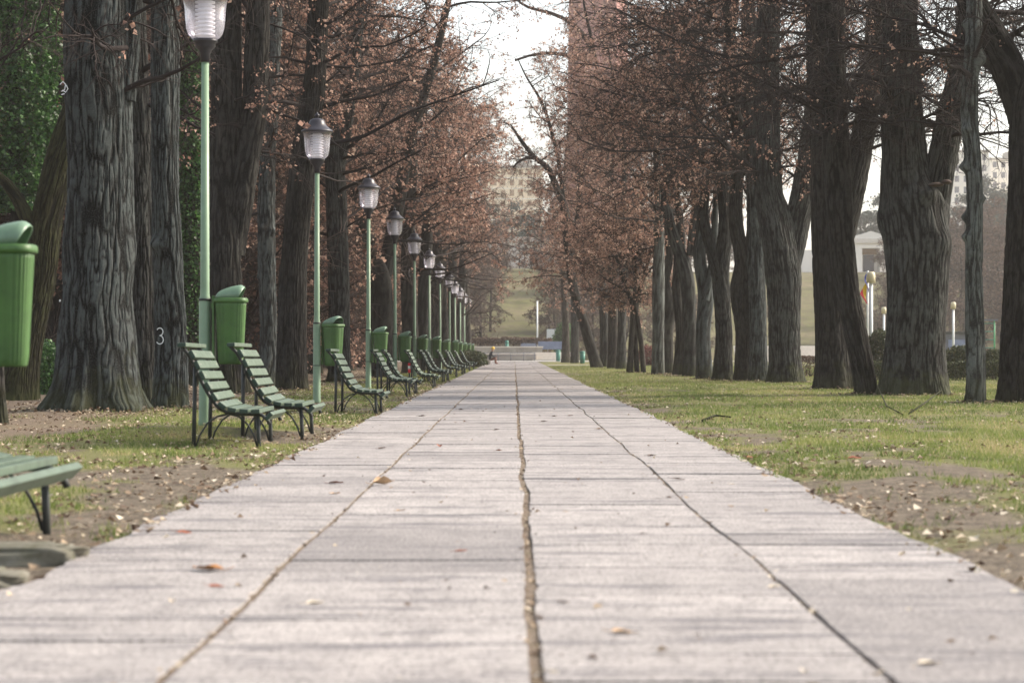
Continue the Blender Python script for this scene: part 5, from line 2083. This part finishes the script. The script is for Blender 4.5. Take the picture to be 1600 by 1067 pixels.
# tall red granite monument: five slim piers joined at the top, on a drum
D = 430
k = D / F
x0 = (884 - CX) * k
zb = float(hz(x0 + 6, D))
root = tag(empty('monument_tower', (x0 + 6.2, D + 6, zb)), 'tall reddish granite monument of slim piers rising behind the right-hand trees', 'monument')
for i in range(5):
    a = math.radians(180 + i * 72)
    cx_, cy_ = 4.2 * math.cos(a), 4.2 * math.sin(a)
    b = MB()
    rot = Matrix.Rotation(a, 3, 'Z')
    vs = []
    for z, s in ((0, 1.0), (60, .86), (74, .82)):
        for (ux, uy) in ((-2.0, -2.1), (2.0, -2.1), (2.0, 2.1), (-2.0, 2.1)):
            p = rot @ Vector((ux * s, uy * s, 0))
            vs.append((cx_ * s + p.x, cy_ * s + p.y, z))
    fs = [(0, 1, 5, 4), (1, 2, 6, 5), (2, 3, 7, 6), (3, 0, 4, 7), (4, 5, 9, 8), (5, 6, 10, 9), (6, 7, 11, 10), (7, 4, 8, 11), (3, 2, 1, 0), (8, 9, 10, 11)]
    b.add(vs, fs)
    b.build('pier', M['granite_red'], root)
b = MB()
b.lathe([(.0, -1), (12, -1), (12, 7), (11, 7.5), (11, 8), (.0, 8)], 40, smooth=False)
b.build('drum', M['wall_stone'], root)

# trees and brush on the hill
def hill_tree(seed, conifer):
    root = empty('hill_conifer' if conifer else 'hill_tree', (0, 0, 0))
    rng = np.random.default_rng(seed)
    if conifer:
        P = np.array([[0, 0, -.3, .22], [.1, 0, 3, .17], [0, .1, 6.5, .1], [0, 0, 8.2, .04]])
        v, f, h, bc = stem_surface(P, seed, 10, .6, 0, foot=False)
        link_mesh('trunk', np_mesh('trunk', v, f, {'bark': h}, {'barkco': bc}), M['bark_dark'], root, True)
        N = 5200
        cl = rng.normal(0, 1, (26, 3)) * np.array([1.3, 1.3, 1.5]) + np.array([0, 0, 5.6])
        p = cl[rng.integers(0, 26, N)] + rng.normal(0, .42, (N, 3)) * np.array([1, 1, .6])
        v, f = leaf_quads(p, .26 * rng.uniform(.5, 1.3, N), rng, flat=1.3, fold=.4)
        link_mesh('needles', np_mesh('needles', v, f, {'rnd': np.repeat(rng.random(N), 4)}), M['conifer'], root)
    else:
        s1 = np.array([[0, 0, -.3, .16], [.1, 0, 2, .13], [rng.normal(0, .3), .2, 4.2, .10], [rng.normal(0, .5), .1, 7, .04]])
        v, f, h, bc = stem_surface(s1, seed, 10, .5, 0, foot=False)
        link_mesh('trunk', np_mesh('trunk', v, f, {'bark': h}, {'barkco': bc}), M['bark_dark'], root, True)
        TV, TF, TA, LV, LF, LA = make_crown([s1], seed + 3, .8, nb=26, bl=2.4, leaf=.5, dens=.7, twigr=.016, leafsize=.16, thin=1.4)
        link_mesh('branches', np_mesh('branches', TV, TF, {'rnd': TA}), M['twig_pale'], root)
        if LV is not None:
            link_mesh('dead_leaves', np_mesh('dead_leaves', LV, LF, {'rnd': LA}), M['brown_shrub'], root)
    return root


protos = [hill_tree(401, False), hill_tree(402, False), hill_tree(403, True)]
used = [False] * 3
rr = random.Random(31)
HB = 'bare brown trees on the far slope'
HC = 'blue-green conifers on top of the hill'


def put(kind, x, D, s):
    p = protos[kind]
    o = p if not used[kind] else copy_tree(p)
    used[kind] = True
    X = (x - CX) * D / F
    o.location = (X, D, float(hz(X, D)))
    o.rotation_euler.z = rr.uniform(0, 6.28)
    o.scale = (s, s, s)
    if kind == 2:
        tag(o, 'hazy blue-green conifer standing on the hilltop among the pale buildings', 'tree', HC)
    else:
        tag(o, 'bare reddish-brown tree growing on the far hillside', 'tree', HB)


for x, D, s in ((800, 372, 1.35), (822, 380, 1.15), (838, 366, 1.0), (1322, 372, 1.35), (1345, 385, 1.5), (1378, 372, 1.4), (1392, 380, 1.5), (1520, 420, 1.9), (1552, 430, 2.1), (1578, 425, 2.0), (1600, 420, 2.0), (775, 400, 1.4)):
    put(2, x, D, s)
for i in range(64):
    x = rr.uniform(1385, 1640)
    D = rr.uniform(225, 330)
    put(i % 2, x, D, rr.uniform(.75, 1.25))
for i in range(22):
    x = rr.uniform(640, 755)
    D = rr.uniform(232, 345)
    put(i % 2, x, D, rr.uniform(.8, 1.3))
for i in range(44):
    x = rr.choice((rr.uniform(870, 1240), rr.uniform(870, 1000)))
    D = rr.uniform(228, 345)
    put(i % 2, x, D, rr.uniform(.6, 1.2))
for i in range(10):
    put(i % 2, rr.uniform(1295, 1390), rr.uniform(238, 256), rr.uniform(.45, .7))
for x, D, sc in ((752, 236, 1.15), (766, 262, 1.0), (779, 290, .8), (792, 312, .7), (762, 300, 1.2), (812, 322, .55), (830, 318, .6), (846, 300, .8), (858, 262, .9), (868, 240, 1.1), (748, 330, 1.3), (774, 335, .9)):
    put(int(x) % 2, x, D, sc)
for i in range(30):
    put(i % 2, rr.uniform(-150, 640), rr.uniform(235, 340), rr.uniform(.9, 1.4))

# ------------------------------------------------------------------ air
HAZE = 0.00028
if HAZE > 0:
    mb = MB()
    mb.box((150, 560, 48), (1500, 1500, 100.0))
    o = mb.build('haze', None)
    m, nt = new_mat('haze')
    pv = nt.nodes.new('ShaderNodeVolumePrincipled')
    pv.inputs['Color'].default_value = (.95, .90, .86, 1)
    pv.inputs['Density'].default_value = HAZE
    pv.inputs['Anisotropy'].default_value = .35
    ot = nt.nodes.new('ShaderNodeOutputMaterial')
    nt.links.new(pv.outputs[0], ot.inputs['Volume'])
    o.data.materials.append(m)
    tag(o, kind='stuff')

# ------------------------------------------------------------------ light
SUN_EL, SUN_AZ = math.radians(36), math.radians(72)      # from the right, a little ahead, veiled
w = bpy.data.worlds.new('World')
SC.world = w
w.use_nodes = True
nt = w.node_tree
nt.nodes.clear()
sky = nt.nodes.new('ShaderNodeTexSky')
sky.sky_type = 'NISHITA'
sky.sun_disc = False
sky.sun_elevation = SUN_EL
sky.sun_rotation = SUN_AZ
sky.air_density = 1.2
sky.dust_density = 2.5
sky.ozone_density = 1.0
hs = nt.nodes.new('ShaderNodeHueSaturation')      # thin white overcast: most of the blue washed out
hs.inputs['Saturation'].default_value = .45
bg = nt.nodes.new('ShaderNodeBackground')
bg.inputs['Strength'].default_value = .125
ow = nt.nodes.new('ShaderNodeOutputWorld')
nt.links.new(sky.outputs[0], hs.inputs['Color'])
nt.links.new(hs.outputs[0], bg.inputs[0])
nt.links.new(bg.outputs[0], ow.inputs[0])
sl = bpy.data.lights.new('sun', 'SUN')
sl.energy = 3.0
sl.angle = math.radians(12)
sl.color = (1.0, .87, .73)
so = bpy.data.objects.new('sun', sl)
COL.objects.link(so)
dirv = Vector((math.sin(SUN_AZ) * math.cos(SUN_EL), math.cos(SUN_AZ) * math.cos(SUN_EL), math.sin(SUN_EL)))
so.rotation_euler = (-dirv).to_track_quat('-Z', 'Y').to_euler()

# ------------------------------------------------------------------ camera
cam = bpy.data.cameras.new('camera')
co = bpy.data.objects.new('camera', cam)
COL.objects.link(co)
cam.sensor_width = 36
cam.lens = F / 1600 * 36
cam.clip_start = .1
cam.clip_end = 4000
co.location = (0, 0, EYE)
yaw = math.atan((800 - CX) / F)
pitch = math.atan((CY - 533.5) / F)
co.rotation_euler = (math.radians(90) + pitch, 0, -yaw)
cam.dof.use_dof = True
cam.dof.focus_distance = 45
cam.dof.aperture_fstop = 3.4
SC.camera = co

SC.view_settings.view_transform = 'Standard'
SC.view_settings.look = 'None'
SC.view_settings.exposure = 1.45
SC.view_settings.gamma = 1
SC.cycles.use_denoising = True
SC.cycles.max_bounces = 7
SC.cycles.diffuse_bounces = 3
SC.cycles.transparent_max_bounces = 12
SC.cycles.volume_bounces = 1
